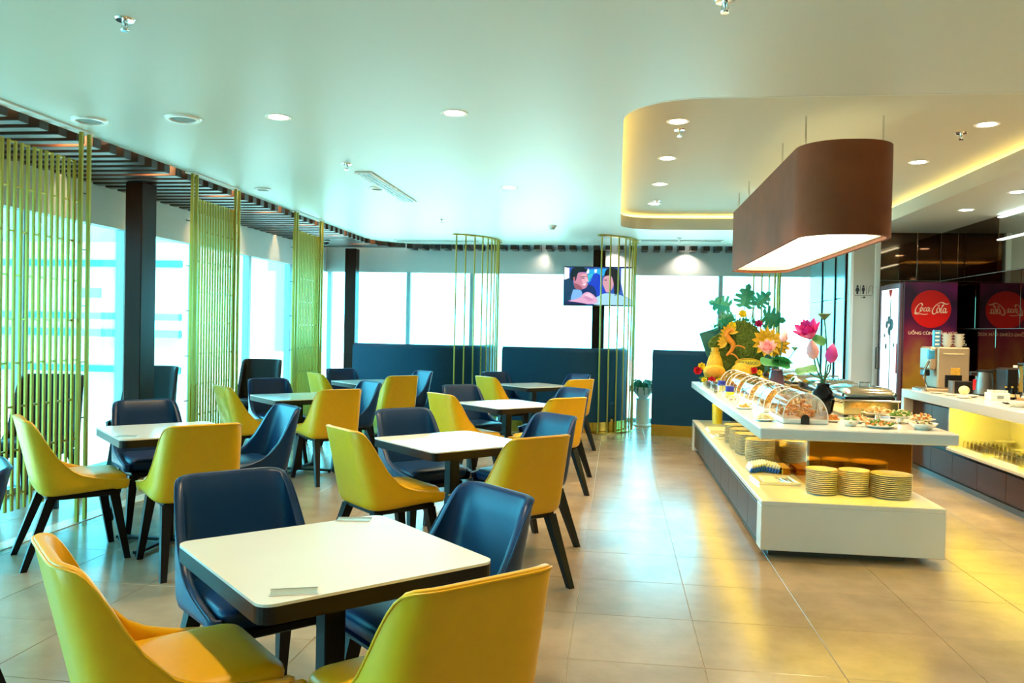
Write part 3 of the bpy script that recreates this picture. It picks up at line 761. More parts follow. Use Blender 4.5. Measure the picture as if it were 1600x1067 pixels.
def plate_mb(r, h=.018):
    return MB().lathe([(0, 0), (r*.55, 0), (r*.6, .003), (r*.97, h-.004), (r, h-.001), (r*.985, h), (r*.94, h-.002), (r*.62, .006), (0, .005)], 28)
PL = {}
def plate_mesh(r):
    if r not in PL: PL[r] = plate_mb(r).mesh('plate', True); PL[r].materials.append(M['plate'])
    return PL[r]
def stack(x, y, z, r, n, pitch, where, grp):
    for k in range(n):
        o = obj('plate', plate_mesh(r), None, loc=(x+random.uniform(-.002, .002), y+random.uniform(-.002, .002), z+k*pitch))
        tag(o, 'round cream plate, %s in the %s' % (ORD[n-1-k], where), 'plate', grp)
def plates():
    stack(1.455, 5.98, BZ, .108, 13, .0135, 'left stack at the buffet front', 'plates stacked at the buffet front')
    stack(1.672, 5.985, BZ, .104, 13, .0135, 'middle stack at the buffet front', 'plates stacked at the buffet front')
    stack(1.915, 5.96, BZ, .138, 12, .0135, 'large right stack at the buffet front', 'plates stacked at the buffet front')
    stack(1.275, 7.42, BZ, .128, 13, .0145, 'nearest stack on the left shelf', 'plates stacked on the left shelf')
    stack(1.235, 7.80, BZ, .125, 13, .0145, 'second stack on the left shelf', 'plates stacked on the left shelf')
    stack(1.235, 8.16, BZ, .125, 13, .0145, 'third stack on the left shelf', 'plates stacked on the left shelf')
    stack(1.235, 8.55, BZ, .125, 13, .0145, 'farthest stack on the left shelf', 'plates stacked on the left shelf')
plates()
def lower_shelf_items():
    t = thing('yellow_canister', 'tall yellow tapered container on the far end of the lower shelf', 'container', (1.255, 10.35, BZ))
    obj('body', MB().lathe([(0, 0), (.062, 0), (.066, .22), (.062, .22), (.058, .01), (0, .01)], 20), M['amber'], t, True)
    obj('lid', MB().lathe([(.068, .215), (.068, .235), (.05, .255), (.035, .30), (0, .30)], 20), M['amber'], t, True)
    t = thing('napkin_pile', 'low pile of pale folded napkins on the far left of the shelf', 'napkins', (1.16, 9.5, BZ))
    for k in range(4): obj('napkin', MB().box(-.12+.004*k, .12-.003*k, -.2, .2-.01*k, .009*k, .009*k+.0085, .002), M['paper'], t)
    t = thing('glass_tray', 'frosted tray on the left shelf between napkins and plates', 'tray', (1.12, 8.95, BZ))
    obj('tray', MB().box(-.09, .09, -.14, .14, 0, .012, .003), M['paper'], t); obj('bowl', MB().lathe([(0, .012), (.04, .012), (.065, .05), (.06, .05), (.036, .017), (0, .017)], 20), M['plate'], t, True)
    # folded napkins with blue edges, one by one
    for k in range(11):
        o = thing('folded_napkin', 'white paper napkin with blue edge, %s from the left in the fan' % NUM[k], 'napkin', (1.085+.021*k, 6.92-.012*abs(k-5), BZ), 0, 'white napkins with blue edge')
        m = Matrix.Rotation(R(28), 4, 'Y')
        obj('paper', MB().box(-.006, .006, -.10, .12, 0.006, .082-.003*abs(k-5), .003, m), M['paper'], o)
        obj('blue_edge', MB().box(-.0065, .0065, -.135, -.10, 0.006, .055-.003*abs(k-5), .002, m), M['bluepaper'], o)
    t = thing('cutlery_tray', 'cream serving tray with napkin and tongs at the buffet front left', 'tray', (1.21, 6.38, BZ), R(4))
    obj('tray', MB().box(-.15, .15, -.15, .15, 0, .008, .003).box(-.15, -.14, -.15, .15, .008, .022).box(.14, .15, -.15, .15, .008, .022).box(-.14, .14, -.15, -.14, .008, .022).box(-.14, .14, .14, .15, .008, .022), M['plate'], t)
    tag(obj('white_cloth', MB().box(-.06, .05, -.11, .12, 0, .012, .004), M['paper'], None, loc=(1.17, 6.38, BZ+.0085)), 'small folded white cloth lying in the cream tray', 'cloth')
    for k, x in enumerate((1.262, 1.305, 1.335)):
        g = thing('serving_tongs', ('silver', 'silver', 'pale')[k]+' serving tongs lying in the cream tray, %s from the cloth' % NUM[k], 'tongs', (x, 6.38, BZ+.0085), 0, 'tongs in the tray')
        obj('arm', MB().box(-.011, -.003, -.11, .11, 0, .006, .002, Matrix.Rotation(R(6), 4, 'Z')), M['steel'], g)
        obj('arm', MB().box(.003, .011, -.11, .11, 0, .006, .002, Matrix.Rotation(R(-1), 4, 'Z')), M['steel'], g)
    t = thing('napkin_reflection', 'dark golden block standing in for the napkins mirrored in the bronze core', 'box', (1.365, 6.86, BZ))  # block and stripes model the napkins' reflection in the core
    obj('box', MB().box(-.035, .035, -.14, .14, 0, .045, .004), M['core'], t)
    for k in range(5): obj('reflection_stripe', MB().box(-.03+.012*k, -.021+.012*k, -.13, .12, .045, .055, .002), M['cereal'], t)
lower_shelf_items()

def pile(mb_list, cx, cy, z, rx, ry, h, n, s):
    """n small lumps heaped inside an ellipse, spread over the given builders"""
    for k in range(n):
        a = random.uniform(0, 2*pi); q = math.sqrt(random.random())*.9
        x = cx+cos(a)*q*rx; y = cy+sin(a)*q*ry; zz = z+random.random()*h*(1-q*q)
        b = random.choice(mb_list); u = s*random.uniform(.7, 1.3)
        b.ball((x, y, zz+u*.6), u*random.uniform(.7, 1.3), u*random.uniform(.7, 1.3), u*.8, 7, 4)
def domes():
    fills = [('food2', 'food1', 'an orange and yellow salad'), ('food1', 'cereal', 'golden pastries'), ('food3', 'food1', 'pale bread rolls'), ('food2', 'food4', 'orange and green pieces'), ('food1', 'food3', 'yellow pastries')]
    for k, y in enumerate((5.90, 6.66, 7.42, 8.18, 8.94)):
        L = .52; r = .152
        t = thing('display_dome', 'clear roll-top display cover over %s, %s in the row' % (fills[k][2], ('nearest', 'second', 'third', 'fourth', 'farthest')[k]), 'food cover', (1.318, y, SZ), 0, 'clear display covers on the buffet')
        obj('base', MB().box(-r-.005, r+.005, 0, L, 0, .036, .008), M['plate'], t)
        prof = arc(0, 0, r, 0, 180, 24)
        sh = MB(); vs = []; fs = []
        for yy in (.008, L-.008):
            for (px_, pz) in prof: vs.append((px_, yy, .036+pz*1.18))
        m_ = len(prof)
        for i in range(m_-1): fs.append((i, i+1, m_+i+1, m_+i))
        obj('cover', MB().add(vs, fs), M['acryl'], t, True)
        obj('front_pane', MB().add([(p[0]*.99, .012, .036+p[1]*1.17) for p in prof], [tuple(range(m_))]), M['acryl'], t)
        obj('rear_pane', MB().add([(p[0]*.99, L-.012, .036+p[1]*1.17) for p in prof], [tuple(range(m_))]), M['acryl'], t)
        for yy in (.008, L/2, L-.008):
            obj('rim', MB().tube([(p[0]*1.005, yy, .036+p[1]*1.185) for p in prof], .0035, 6), M['chrome'] if yy == L/2 else M['paper'], t, True)
        f1 = MB(); f2 = MB(); pile([f1, f2], 0, L/2, .038, r*.86, L*.42, .12, 190, .0115)
        for b, c in ((f1, fills[k][0]), (f2, fills[k][1])):
            o = obj('food', b, M[c], t, True); o['kind'] = 'stuff'
        if k == 0: 
            tg = [(-.021, 0)]+[(p[0], .03+p[1]) for p in arc(0, 0, .021, 180, 0, 8)]+[(.021, 0)]
            m = Matrix.Translation((-.005, -.005, 0)) @ Matrix.Rotation(R(90), 4, 'X')
            tag(obj('price_tag', MB().prism(tg, 0, .006, m @ Matrix.Scale(1.35, 4)), M['darkplastic'], None, loc=(1.318, y, SZ)), 'black arched label holder in front of the nearest display cover', 'label')
domes()
def chafers():
    for k, y in enumerate((6.52, 7.42, 8.32, 9.2)):
        t = thing('chafing_dish', 'polished rectangular chafing dish with domed lid, %s in the row' % ('nearest', 'second', 'third', 'farthest')[k], 'chafing dish', (1.935-.01*k, y, SZ), 0, 'chafing dishes on the buffet')
        a, L = .205, .56
        obj('body', MB().box(-a, a, 0, L, .018, .125, .008), M['steel_goldreflect'], t)
        obj('rim', MB().box(-a-.015, a+.015, -.015, L+.015, .125, .138, .005), M['steel'], t)
        obj('water_pan', MB().box(-a+.02, a-.02, .02, L-.02, .138, .165, .004), M['darkplastic'], t)
        rings = []
        for z, s in ((.158, 1.0), (.172, 1.0), (.195, .95), (.215, .84), (.228, .66), (.235, .42)):
            rings.append([(p[0]*s, L/2+p[1]*s, z) for p in rrect(-a, a, -L/2, L/2, .05, 4)])
        m_ = len(rings[0]); vs = [p for r_ in rings for p in r_]; fs = []
        for q in range(len(rings)-1):
            for i in range(m_): fs.append((q*m_+i, q*m_+(i+1) % m_, (q+1)*m_+(i+1) % m_, (q+1)*m_+i))
        fs += [tuple(range(m_))[::-1], tuple(range((len(rings)-1)*m_, len(rings)*m_))]
        lid = obj('lid', MB().add(vs, fs), M['steel'], t, True)
        obj('lid_handle', MB().tube([(-.04, L*.30, .222), (-.04, L*.30, .262), (.04, L*.30, .262), (.04, L*.30, .222)], .007, 8), M['steel'], lid, True)
        for sx in (-1, 1):
            obj('hinge', MB().box(sx*(a+.008)-.018, sx*(a+.008)+.018, L-.13, L-.06, .14, .19, .006), M['darkplastic'], t)
            obj('handle', MB().tube([(sx*a, .12, .10), (sx*(a+.03), .12, .105), (sx*(a+.03), .24, .105), (sx*a, .24, .10)], .007, 8), M['steel'], t, True)
            for yy in (.04, L-.04): obj('foot', MB().box(sx*(a-.03)-.015, sx*(a-.03)+.015, yy-.015, yy+.015, 0, .018), M['darkplastic'], t)
chafers()
def dishes():
    sp = [(1.62, 5.90, .062, 'bowl', 'food3', 'food4', 'small white bowl of pale food right of the nearest cover'), (1.545, 6.12, .07, 'plate', 'food2', 'food1', 'small plate of orange pieces between cover and chafing dish'),
          (1.80, 5.86, .115, 'plate', 'food2', 'food4', 'plate of orange and green food at the front edge'), (2.07, 5.83, .095, 'bowl', 'food3', 'food5', 'pale bowl with scraps near the front right corner'),
          (1.74, 6.14, .10, 'plate', 'food3', 'food2', 'plate of cream rolls in front of the nearest chafing dish')]
    for x, y, r, kind, c1, c2, lab in sp:
        t = thing('food_'+kind, lab, kind, (x, y, SZ), 0, 'small dishes at the buffet front')
        if kind == 'plate': obj('dish', plate_mb(r, .02), M['plate'], t, True)
        else: obj('dish', MB().lathe([(0, 0), (r*.5, 0), (r*.85, .03), (r, .045), (r*.96, .045), (r*.8, .03), (r*.45, .006), (0, .006)], 24), M['plate'], t, True)
        f1 = MB(); f2 = MB(); pile([f1, f1, f2], 0, 0, .012 if kind == 'plate' else .022, r*.82, r*.82, .04, 70, .009)
        for b, c in ((f1, c1), (f2, c2)):
            if b.v: o = obj('food', b, M[c], t, True); o['kind'] = 'stuff'
    for k, (x, y, h, c1, c2, lab) in enumerate(((1.93, 6.34, .05, 'food3', 'food1', 'raised oval platter of rolls, left of the three by the chafing dish'), (2.05, 6.20, .045, 'food4', 'food3', 'raised oval platter of greens, middle of the three by the chafing dish'), (2.13, 6.02, .04, 'food3', 'food2', 'raised oval platter of bites, right of the three by the chafing dish'))):
        t = thing('food_platter', lab, 'platter', (x, y, SZ), R(20*k), 'raised platters')
        obj('stand', MB().lathe([(0, 0), (.035, 0), (.02, .01), (.02, h), (0, h)], 12), M['steel'], t, True)
        obj('dish', MB().lathe([(0, h), (.07, h), (.095, h+.012), (.09, h+.012), (.065, h+.004), (0, h+.004)], 24, sx=1.25, sy=.8), M['plate'], t, True)
        f1 = MB(); f2 = MB(); pile([f1, f1, f2], 0, 0, h+.006, .105, .066, .045, 80, .0095)
        for b, c in ((f1, c1), (f2, c2)): obj('food', b, M[c], t, True)['kind'] = 'stuff'
    # left edge: bottles, plate of nuts, small glasses
    for x, y, lab in ((1.095, 8.10, 'sauce bottle with blue cap and yellow label, nearer of two'), (1.13, 9.0, 'sauce bottle with blue cap and yellow label, farther of two')):
        t = thing('sauce_bottle', lab, 'bottle', (x, y, SZ), 0, 'blue capped bottles')
        obj('body', MB().lathe([(0, 0), (.042, 0), (.045, .01), (.045, .05), (.036, .062), (0, .062)], 18), M['amber'], t, True)
        obj('cap', MB().lathe([(.039, .062), (.041, .068), (.041, .11), (.036, .115), (0, .115)], 18), M['bluecap'], t, True)
    t = thing('food_plate', 'small plate of beige snacks left of the nearest cover', 'plate', (1.07, 6.05, SZ), 0, 'plates along the left edge'); obj('dish', plate_mb(.085, .016), M['plate'], t, True)
    f = MB(); pile([f], 0, 0, .012, .06, .06, .03, 24, .013); obj('food', f, M['food3'], t, True)['kind'] = 'stuff'
    t = thing('food_plate', 'shallow cream plate beside the second display cover', 'plate', (1.06, 6.95, SZ), 0, 'plates along the left edge'); obj('dish', plate_mb(.08, .016), M['plate'], t, True)
    f = MB(); pile([f], 0, 0, .012, .05, .05, .02, 14, .012); obj('food', f, M['food1'], t, True)['kind'] = 'stuff'
    gm = MB().lathe([(0, 0), (.028, 0), (.034, .085), (.0315, .085), (.026, .004), (0, .004)], 16).mesh('glass', True); gm.materials.append(M['clear'])
    k = 0
    for y in (8.62, 8.78, 9.2, 9.34, 9.48):
        for x in (1.03, 1.115):
            tag(obj('drinking_glass', gm, None, None, loc=(x, y, SZ)), 'small clear glass on the far counter edge, %s pair, %s one' % (NUM[k//2], 'outer' if k % 2 == 0 else 'inner'), 'glass', 'small glasses on the far counter edge'); k += 1
    for i, (x, y) in enumerate(((1.04, 7.35), (1.05, 7.62), (1.09, 7.84), (1.02, 8.30))):
        tag(obj('glass_bowl', MB().lathe([(0, 0), (.03, 0), (.055, .05), (.051, .05), (.027, .005), (0, .005)], 18), M['clear'], None, True, loc=(x, y, SZ)), 'little glass bowl on the left counter edge, %s from the viewer' % NUM[i], 'bowl', 'little glass bowls')
dishes()

# ------------------------------------------------------------------ flowers
def petal(L, W, cup, m, mb, n=5):
    vs = []; fs = []
    for i in range(n+1):
        u = i/n; wd = W*math.sin(pi*min(1, u*.92+.08))**.8*(1 if u < .98 else .1)
        for s in (-1, 0, 1):
            vs.append(m @ Vector((s*wd, L*u, cup*u*u*L+abs(s)*wd*.45)))
    for i in range(n):
        for s in (0, 1): a = i*3+s; fs.append((a, a+1, a+4, a+3))
    mb.add(vs, fs)
def lotus(root, c, s, name='flower', m='pink', open_=1., tilt=(0, 0)):
    b = MB(); T = Matrix.Translation(c) @ Matrix.Rotation(tilt[0], 4, 'X') @ Matrix.Rotation(tilt[1], 4, 'Y')
    for ring, (n, el, ln) in enumerate(((8, 20, 1.), (7, 45, .95), (5, 66, .8))):
        for k in range(n):
            mm = T @ Matrix.Rotation(2*pi*(k+.5*ring)/n, 4, 'Z') @ Matrix.Rotation(R(90-(90-el)*open_), 4, 'X')
            petal(s*ln, s*.26, .25, mm, b)
    f = obj(name, b, M[m], root, True)
    obj('seed_head', MB().lathe([(0, 0), (.06*s, 0), (.16*s, .2*s), (0, .22*s)], 12, m=T), M['yellowflower'], f, True)
    return f
def bud(root, c, s, m='pink', tilt=(0, 0)):
    T = Matrix.Translation(c) @ Matrix.Rotation(tilt[0], 4, 'X') @ Matrix.Rotation(tilt[1], 4, 'Y')
    return obj('bud', MB().lathe([(0, -.1*s), (.25*s, .05*s), (.38*s, .35*s), (.30*s, .7*s), (.12*s, .98*s), (0, 1.08*s)], 10, m=T), M[m], root, True)
def pod(root, c, s):
    return obj('seed_pod', MB().lathe([(0, -.5*s), (.12*s, -.42*s), (.5*s, 0), (.46*s, .06*s), (0, .08*s)], 14, c), M['stem'], root, True)
def lotusleaf(root, c, r, tilt, nm='leaf'):
    b = MB(); T = Matrix.Translation(c) @ Matrix.Rotation(tilt[0], 4, 'X') @ Matrix.Rotation(tilt[1], 4, 'Y'); n = 22
    vs = [T @ Vector((0, 0, -.12*r))]; fs = []
    for i in range(n):
        a = 2*pi*i/n
        for q in (.5, 1.): vs.append(T @ Vector((r*q*cos(a), r*q*sin(a)*.85, .10*r*q*sin(3*a)*q+(.05*r if q == 1 else -.02*r))))
    for i in range(n):
        j = (i+1) % n; fs += [(0, 1+2*i, 1+2*j), (1+2*i, 2+2*i, 2+2*j, 1+2*j)]
    return obj(nm, b.add(vs, fs), M['leaf'], root, True)
def vases():
    t = thing('lotus_vase', 'glossy black vase with pink lotus flower, buds and pods, nearer vase', 'vase', (1.60, 6.60, SZ))
    obj('vase', MB().lathe([(0, 0), (.06, 0), (.078, .05), (.088, .12), (.078, .18), (.05, .215), (.046, .24), (.056, .252), (.048, .252), (.04, .235), (0, .2)], 28), M['vase'], t, True)
    def P(px, py, pz): return (px, py, pz)
    st = [((-.005, 0), (-.045, .02, .44), (-.09, .0, .60)), ((.005, 0), (.02, 0, .50), (.0, .02, .765)), ((.01, .01), (.045, .0, .35), (.05, 0, .43)), ((-.01, .01), (-.05, .02, .36), (-.075, 0, .45)), ((0, -.01), (.02, -.01, .33), (.03, -.02, .40)), ((-.01, -.01), (-.08, -.01, .31), (-.13, -.02, .345))]
    for a, b, c in st:
        obj('stem', MB().tube(catmull([(a[0], a[1], .2), (a[0]*1.5, a[1], .28), b, c], 6), .006, 7), M['stem'], t, True)
    lotus(t, (-.10, 0, .595), .165, tilt=(R(30), R(-25)), open_=.8)
    pod(t, (.0, .02, .79), .10)
    bud(t, (-.078, 0, .445), .135, 'pinkpale', (0, R(-8))); bud(t, (.05, 0, .42), .135, 'pink', (0, R(6)))
    lotusleaf(t, (-.135, -.02, .35), .085, (R(25), R(-15))); lotusleaf(t, (-.03, .03, .585), .06, (R(60), R(25)))
    t = thing('lotus_vase', 'smoky purple glass vase with lotus and leaf, farther vase', 'vase', (1.575, 8.35, SZ))
    obj('vase', MB().lathe([(0, 0), (.080, 0), (.085, .03), (.078, .17), (.060, .27), (.066, .285), (.058, .285), (.050, .27), (0, .05)], 12), M['purple'], t)
    for a, b, c in (((-.01, 0), (-.04, 0, .36), (-.09, -.02, .44)), ((.01, 0), (.03, 0, .40), (.05, .0, .56)), ((.02, 0), (.10, 0, .36), (.17, 0, .47)), ((0, .02), (.0, .0, .3), (.0, .0, .33))):
        obj('stem', MB().tube(catmull([(a[0], a[1], .12), (a[0]*1.5, a[1], .22), b, c], 6), .005, 6), M['stem'], t, True)
    lotus(t, (-.09, -.03, .43), .15, m='pinkpale', open_=.75, tilt=(R(35), R(-10)))
    bud(t, (.05, 0, .56), .11, 'pinkpale', (0, R(12))); pod(t, (.17, 0, .50), .07)
    lotusleaf(t, (-.02, -.02, .335), .15, (R(20), R(8))); lotusleaf(t, (.06, .03, .36), .11, (R(-20), R(15)))
vases()
def monstera(root, c, s, rz, tilt):
    out = []
    for k in range(6):
        a = R(200-k*36); 
    # half outline with deep notches, mirrored
    half = [(0, 0), (.22, -.10), (.42, .02), (.18, .12), (.50, .16), (.54, .28), (.20, .30), (.50, .42), (.46, .54), (.16, .48), (.38, .68), (.28, .80), (.10, .66), (.14, .95), (0, 1.08)]
    T = Matrix.Translation(c) @ Matrix.Rotation(rz, 4, 'Y') @ Matrix.Rotation(tilt, 4, 'X')
    b = MB()
    for sg in (-1, 1):
        vs = []; 
        for x, y in half: vs.append(T @ Vector((sg*x*s, .0+abs(x)*.25*s, y*s)))
        n0 = len(vs); 
        for x, y in half: vs.append(T @ Vector((0, 0, max(0, min(1.08, y))*s)))
        fs = [(i, i+1, n0+i+1, n0+i) for i in range(len(half)-1)]
        b.add(vs, fs)
    return obj('monstera_leaf', b, M['monstera'], root)
def display():
    CX, CY = 1.36, 10.15
    t = thing('flower_display', 'green moss board centrepiece with monstera leaves at the far buffet end', 'flower display', (CX, CY, SZ))
    FR = Matrix.Rotation(R(90), 4, 'X')
    def front(pts, y, d): return MB().prism(pts, 0, d, Matrix.Translation((0, y, 0)) @ FR)
    board = [(-.17, 0), (-.20, .35), (-.26, .50), (-.14, .62), (.02, .76), (.16, .78), (.30, .70), (.40, .55), (.46, .3), (.44, 0)]
    sm = catmull([(p[0], p[1], 0) for p in board], 5); obj('moss_board', front([(p.x, p.y) for p in sm], .02, .06), M['moss'], t)
    wing = [(-.12, .10), (-.27, .36), (-.36, .62), (-.18, .68), (.02, .79), (.05, .5)]
    obj('teal_board', front(wing, .10, .04), M['mossdark'], t)
    tuft = MB()
    for k in range(420):
        i = random.randrange(len(sm)-1); u = random.random(); q = random.random()**.5
        x = .12+(sm[i].x-.12)*q; z = .35+(sm[i].y-.35)*q
        if z < 0.02: continue
        tuft.ball((x, -.042, z), .018, .012, .018, 6, 4)
    obj('moss', tuft, M['moss'], t, True)['kind'] = 'stuff'
    monstera(t, (-.02, .02, .95), .25, R(-75), R(-25)); monstera(t, (.16, .0, .96), .27, R(12), R(-10)); monstera(t, (.30, .03, .98), .22, R(45), R(20)); monstera(t, (.40, .03, .84), .28, R(100), R(-20)); monstera(t, (.02, .0, .84), .18, R(-110), R(15))
    for a, b in (((.02, .0, .7), (-.02, .02, .98)), ((.15, 0, .7), (.16, 0, .98)), ((.22, .02, .7), (.30, .03, 1.02)), ((.27, .02, .68), (.40, .03, .86)), ((.08, .02, .7), (.02, 0, .86))):
        obj('stem', MB().tube([a, b], .006, 6), M['stem'], t, True)
    tw = MB()
    for k in range(46):
        x = random.uniform(-.2, .5); zb_ = .62+.12*(1-((x-.12)/.35)**2)
        tw.tube([(x, random.uniform(-.03, .03), zb_), (x+random.uniform(-.04, .04), random.uniform(-.05, .05), zb_+random.uniform(.06, .16))], .004, 5)
        tw.ball((x, 0, zb_+.06), .012, .006, .02, 6, 4)
    obj('sprigs', tw, M['monstera'], t)['kind'] = 'stuff'
    # loose pieces: flowers, carved fruit
    def rose(nm, lab, x, y, z, r, m, grp):
        g = thing(nm, lab, 'flower', (CX+x, CY+y, SZ+z), 0, grp); b = MB()
        for ring, (n, el, ln) in enumerate(((7, 10, 1.), (6, 40, .9), (4, 68, .75))):
            for k in range(n): petal(r*ln, r*.42, .35, Matrix.Rotation(R(75), 4, 'X') @ Matrix.Rotation(2*pi*(k+.5*ring)/n, 4, 'Z') @ Matrix.Rotation(R(el), 4, 'X'), b, 4)
        obj('petals', b, M[m], g, True); obj('heart', MB().ball((0, -.2*r, 0), .35*r, .35*r, .35*r, 8, 6), M[m], g, True)
    G = 'roses on the flower display'
    rose('rose', 'yellow flower on the top left of the moss board', .01, -.06, .72, .055, 'yellowflower', G)
    rose('rose', 'dark pink flower on the top right of the moss board', .32, -.07, .745, .055, 'magenta', G)
    rose('rose', 'pale yellow flower between the monstera leaves', .13, -.05, .86, .06, 'yellowflower', G)
    rose('rose', 'red rose at the far left counter corner', -.40, -.22, .17, .06, 'red', G)
    rose('rose', 'red rose below the carved melon', -.255, -.40, .07, .055, 'red', G)
    rose('rose', 'small yellow rose right of the lower red rose', -.175, -.42, .06, .045, 'yellowflower', G)
    rose('rose', 'small yellow rose left of the lower red rose', -.335, -.36, .07, .04, 'yellowflower', G)
    rose('rose', 'red rose right of the carved yellow gourd', .25, -.25, .19, .05, 'red', G)
    rose('rose', 'small yellow rose beside the red rose near the purple vase', .31, -.26, .17, .04, 'yellowflower', G)
    rose('rose', 'yellow rose above the far left red rose', -.35, -.18, .22, .055, 'yellowflower', G)
    lf = thing('flower_foliage', 'low green foliage under the roses at the far counter corner', 'leaves', (CX-.27, CY-.34, SZ))
    for k in range(7): lotusleaf(lf, (random.uniform(-.1, .12), random.uniform(-.06, .05), .03+.01*k), .06, (R(random.uniform(-40, 40)), R(random.uniform(-40, 40))))
    g = thing('carved_cone', 'yellow carved cone of layered petals left of the moss board', 'carving', (CX-.19, CY-.13, SZ))
    obj('core', MB().lathe([(0, 0), (.13, 0), (.12, .15), (.08, .32), (.03, .42), (0, .43)], 16), M['fruit'], g, True)
    for r_ in range(8):
        b = MB(); z = .03+r_*.05; rr = .135*(1-r_/9.5)
        for k in range(11): petal(.075, .030, .35, Matrix.Translation((0, 0, z)) @ Matrix.Rotation(2*pi*(k+.5*(r_ % 2))/11, 4, 'Z') @ Matrix.Translation((0, rr*.92, 0)) @ Matrix.Rotation(R(62), 4, 'X'), b, 3)
        obj('scale_ring', b, M['fruit'], g, True)
    g = thing('carved_phoenix', 'orange carved bird figure rising beside the moss board', 'carving', (CX-.03, CY-.10, SZ+.36))
    obj('body', MB().tube(catmull([(-.02, 0, .0), (.04, 0, .07), (.05, 0, .14), (0, 0, .20), (-.03, 0, .26), (.02, 0, .31), (.07, 0, .29)], 6), [.013+.022*sin(pi*i/36) for i in range(37)], 9), M['phoenix'], g, True)
    cr = MB()
    for k in range(7): petal(.11, .022, .2, Matrix.Translation((.0, 0, .27)) @ Matrix.Rotation(R(-100+30*k), 4, 'Y') @ Matrix.Rotation(R(90), 4, 'X'), cr)
    for k in range(6): petal(.12, .025, .2, Matrix.Translation((-.02, 0, .16)) @ Matrix.Rotation(R(-130+24*k), 4, 'Y') @ Matrix.Rotation(R(90), 4, 'X'), cr)
    obj('crest', cr, M['fruit'], g, True); obj('beak', MB().lathe([(.014, 0), (0, .05)], 8, m=Matrix.Translation((.07, 0, .29)) @ Matrix.Rotation(R(100), 4, 'Y')), M['phoenix'], g)
    for pts in ([(.03, 0, .06), (.09, -.02, .12), (.16, -.02, .11), (.19, -.02, .09)], [(.02, 0, .02), (.07, -.02, .01), (.12, -.02, -.05), (.13, -.02, -.09)]):
        obj('tail_feather', MB().tube(catmull(pts, 5), .009, 6), M['phoenix'], g, True)
    g = thing('carved_melon', 'oval yellow melon with carved orange lettering relief, far left', 'carving', (CX-.215, CY-.32, SZ+.17)); 
    obj('melon', MB().ball((0, 0, 0), .13, .10, .085, 20, 12), M['fruit'], g, True)
    sd = MB()
    for i in range(-8, 9):
        for j in range(-4, 5):
            x, z = i*.0125+(j % 2)*.006, j*.014; q = (x/.105)**2+(z/.062)**2
            if q < 1: sd.ball((x, -.10*math.sqrt(max(0, 1-(x/.13)**2-(z/.085)**2)), z), .0045, .004, .006, 6, 4)
    obj('carving', sd, M['phoenix'], g, True)['kind'] = 'stuff'
    g = thing('carved_gourd', 'round yellow carved gourd in front of the moss board', 'carving', (CX+.11, CY-.22, SZ+.16))
    vs = []; fs = []; 
    obj('gourd', MB().ball((0, 0, 0), .125, .10, .12, 24, 12), M['fruit'], g, True)
    rg = MB()
    for k in range(9): rg.tube([(.124*cos(a)*sin(R(-80+20*k)), -.101*abs(cos(R(-80+20*k)))*abs(cos(a)), .119*sin(a)) for a in [R(-80+16*i) for i in range(11)]], .004, 5)
    obj('rib', rg, M['carved'], g, True)
    g = thing('oval_sign', 'oval yellow carved sign with dark letters on the moss board', 'sign', (CX+.20, CY-.10, SZ+.275))
    obj('plaque', MB().prism([(.15*cos(2*pi*i/28), .055*sin(2*pi*i/28)) for i in range(28)], 0, .03, FR), M['yellowflower'], g)
    obj('rim', MB().tube([(.148*cos(2*pi*i/28), -.03, .053*sin(2*pi*i/28)) for i in range(28)], .008, 6, True), M['fruit'], g, True)
    o = obj('lettering', text_mesh('VIP SASCO', .052, .002), M['mossdark'], g, rot=(R(90), 0, 0), loc=(0, -.033, 0))
    for k, (x, y, z, r, lab) in enumerate(((.40, -.20, .53, .19, 'large yellow carved pumpkin flower on the right of the moss board'), (.53, -.18, .50, .165, 'second large yellow carved flower, at the right edge'))):
        g = thing('carved_flower', lab, 'carving', (CX+x, CY+y+.07*k, SZ+z), 0, 'large yellow carved flowers')
        b = MB()
        for ring, (n, q, el) in enumerate(((13, 1., 4), (11, .8, 14), (9, .6, 26), (7, .42, 40))):
            for j in range(n): petal(r*q, r*q*.2, .15, Matrix.Rotation(R(78), 4, 'X') @ Matrix.Rotation(2*pi*(j+.5*ring)/n, 4, 'Z') @ Matrix.Rotation(R(el), 4, 'X'), b, 4)
        obj('petals', b, M['fruit'], g, True); obj('heart', MB().ball((0, -.02, 0), r*.3, r*.2, r*.3, 12, 8), M['fruit'], g, True)
        obj('support', MB().box(-.02, .02, .0, .03, -z+.0, .0), M['mossdark'], g)
    for k, (x, y, z, r, lab) in enumerate(((.40, -.42, .085, .085, 'yellow carved fruit left of the purple vase'), (.66, -.30, .10, .12, 'big yellow carved fruit right of the purple vase'), (.80, -.42, .075, .075, 'smallest yellow fruit at the right of the display'))):
        g = thing('carved_fruit', lab, 'carving', (CX+x, CY+y+.10, SZ+z), 0, 'yellow carved fruits')
        obj('fruit', MB().ball((0, 0, 0), r*1.25, r, r, 16, 10), M['fruit'], g, True); b = MB()
        for j in range(9): petal(r*.8, r*.2, .3, Matrix.Translation((0, 0, r*.2)) @ Matrix.Rotation(2*pi*j/9, 4, 'Z') @ Matrix.Translation((0, r*.5, 0)) @ Matrix.Rotation(R(50), 4, 'X'), b, 4)
        obj('carved_petals', b, M['carved'], g, True)
display()
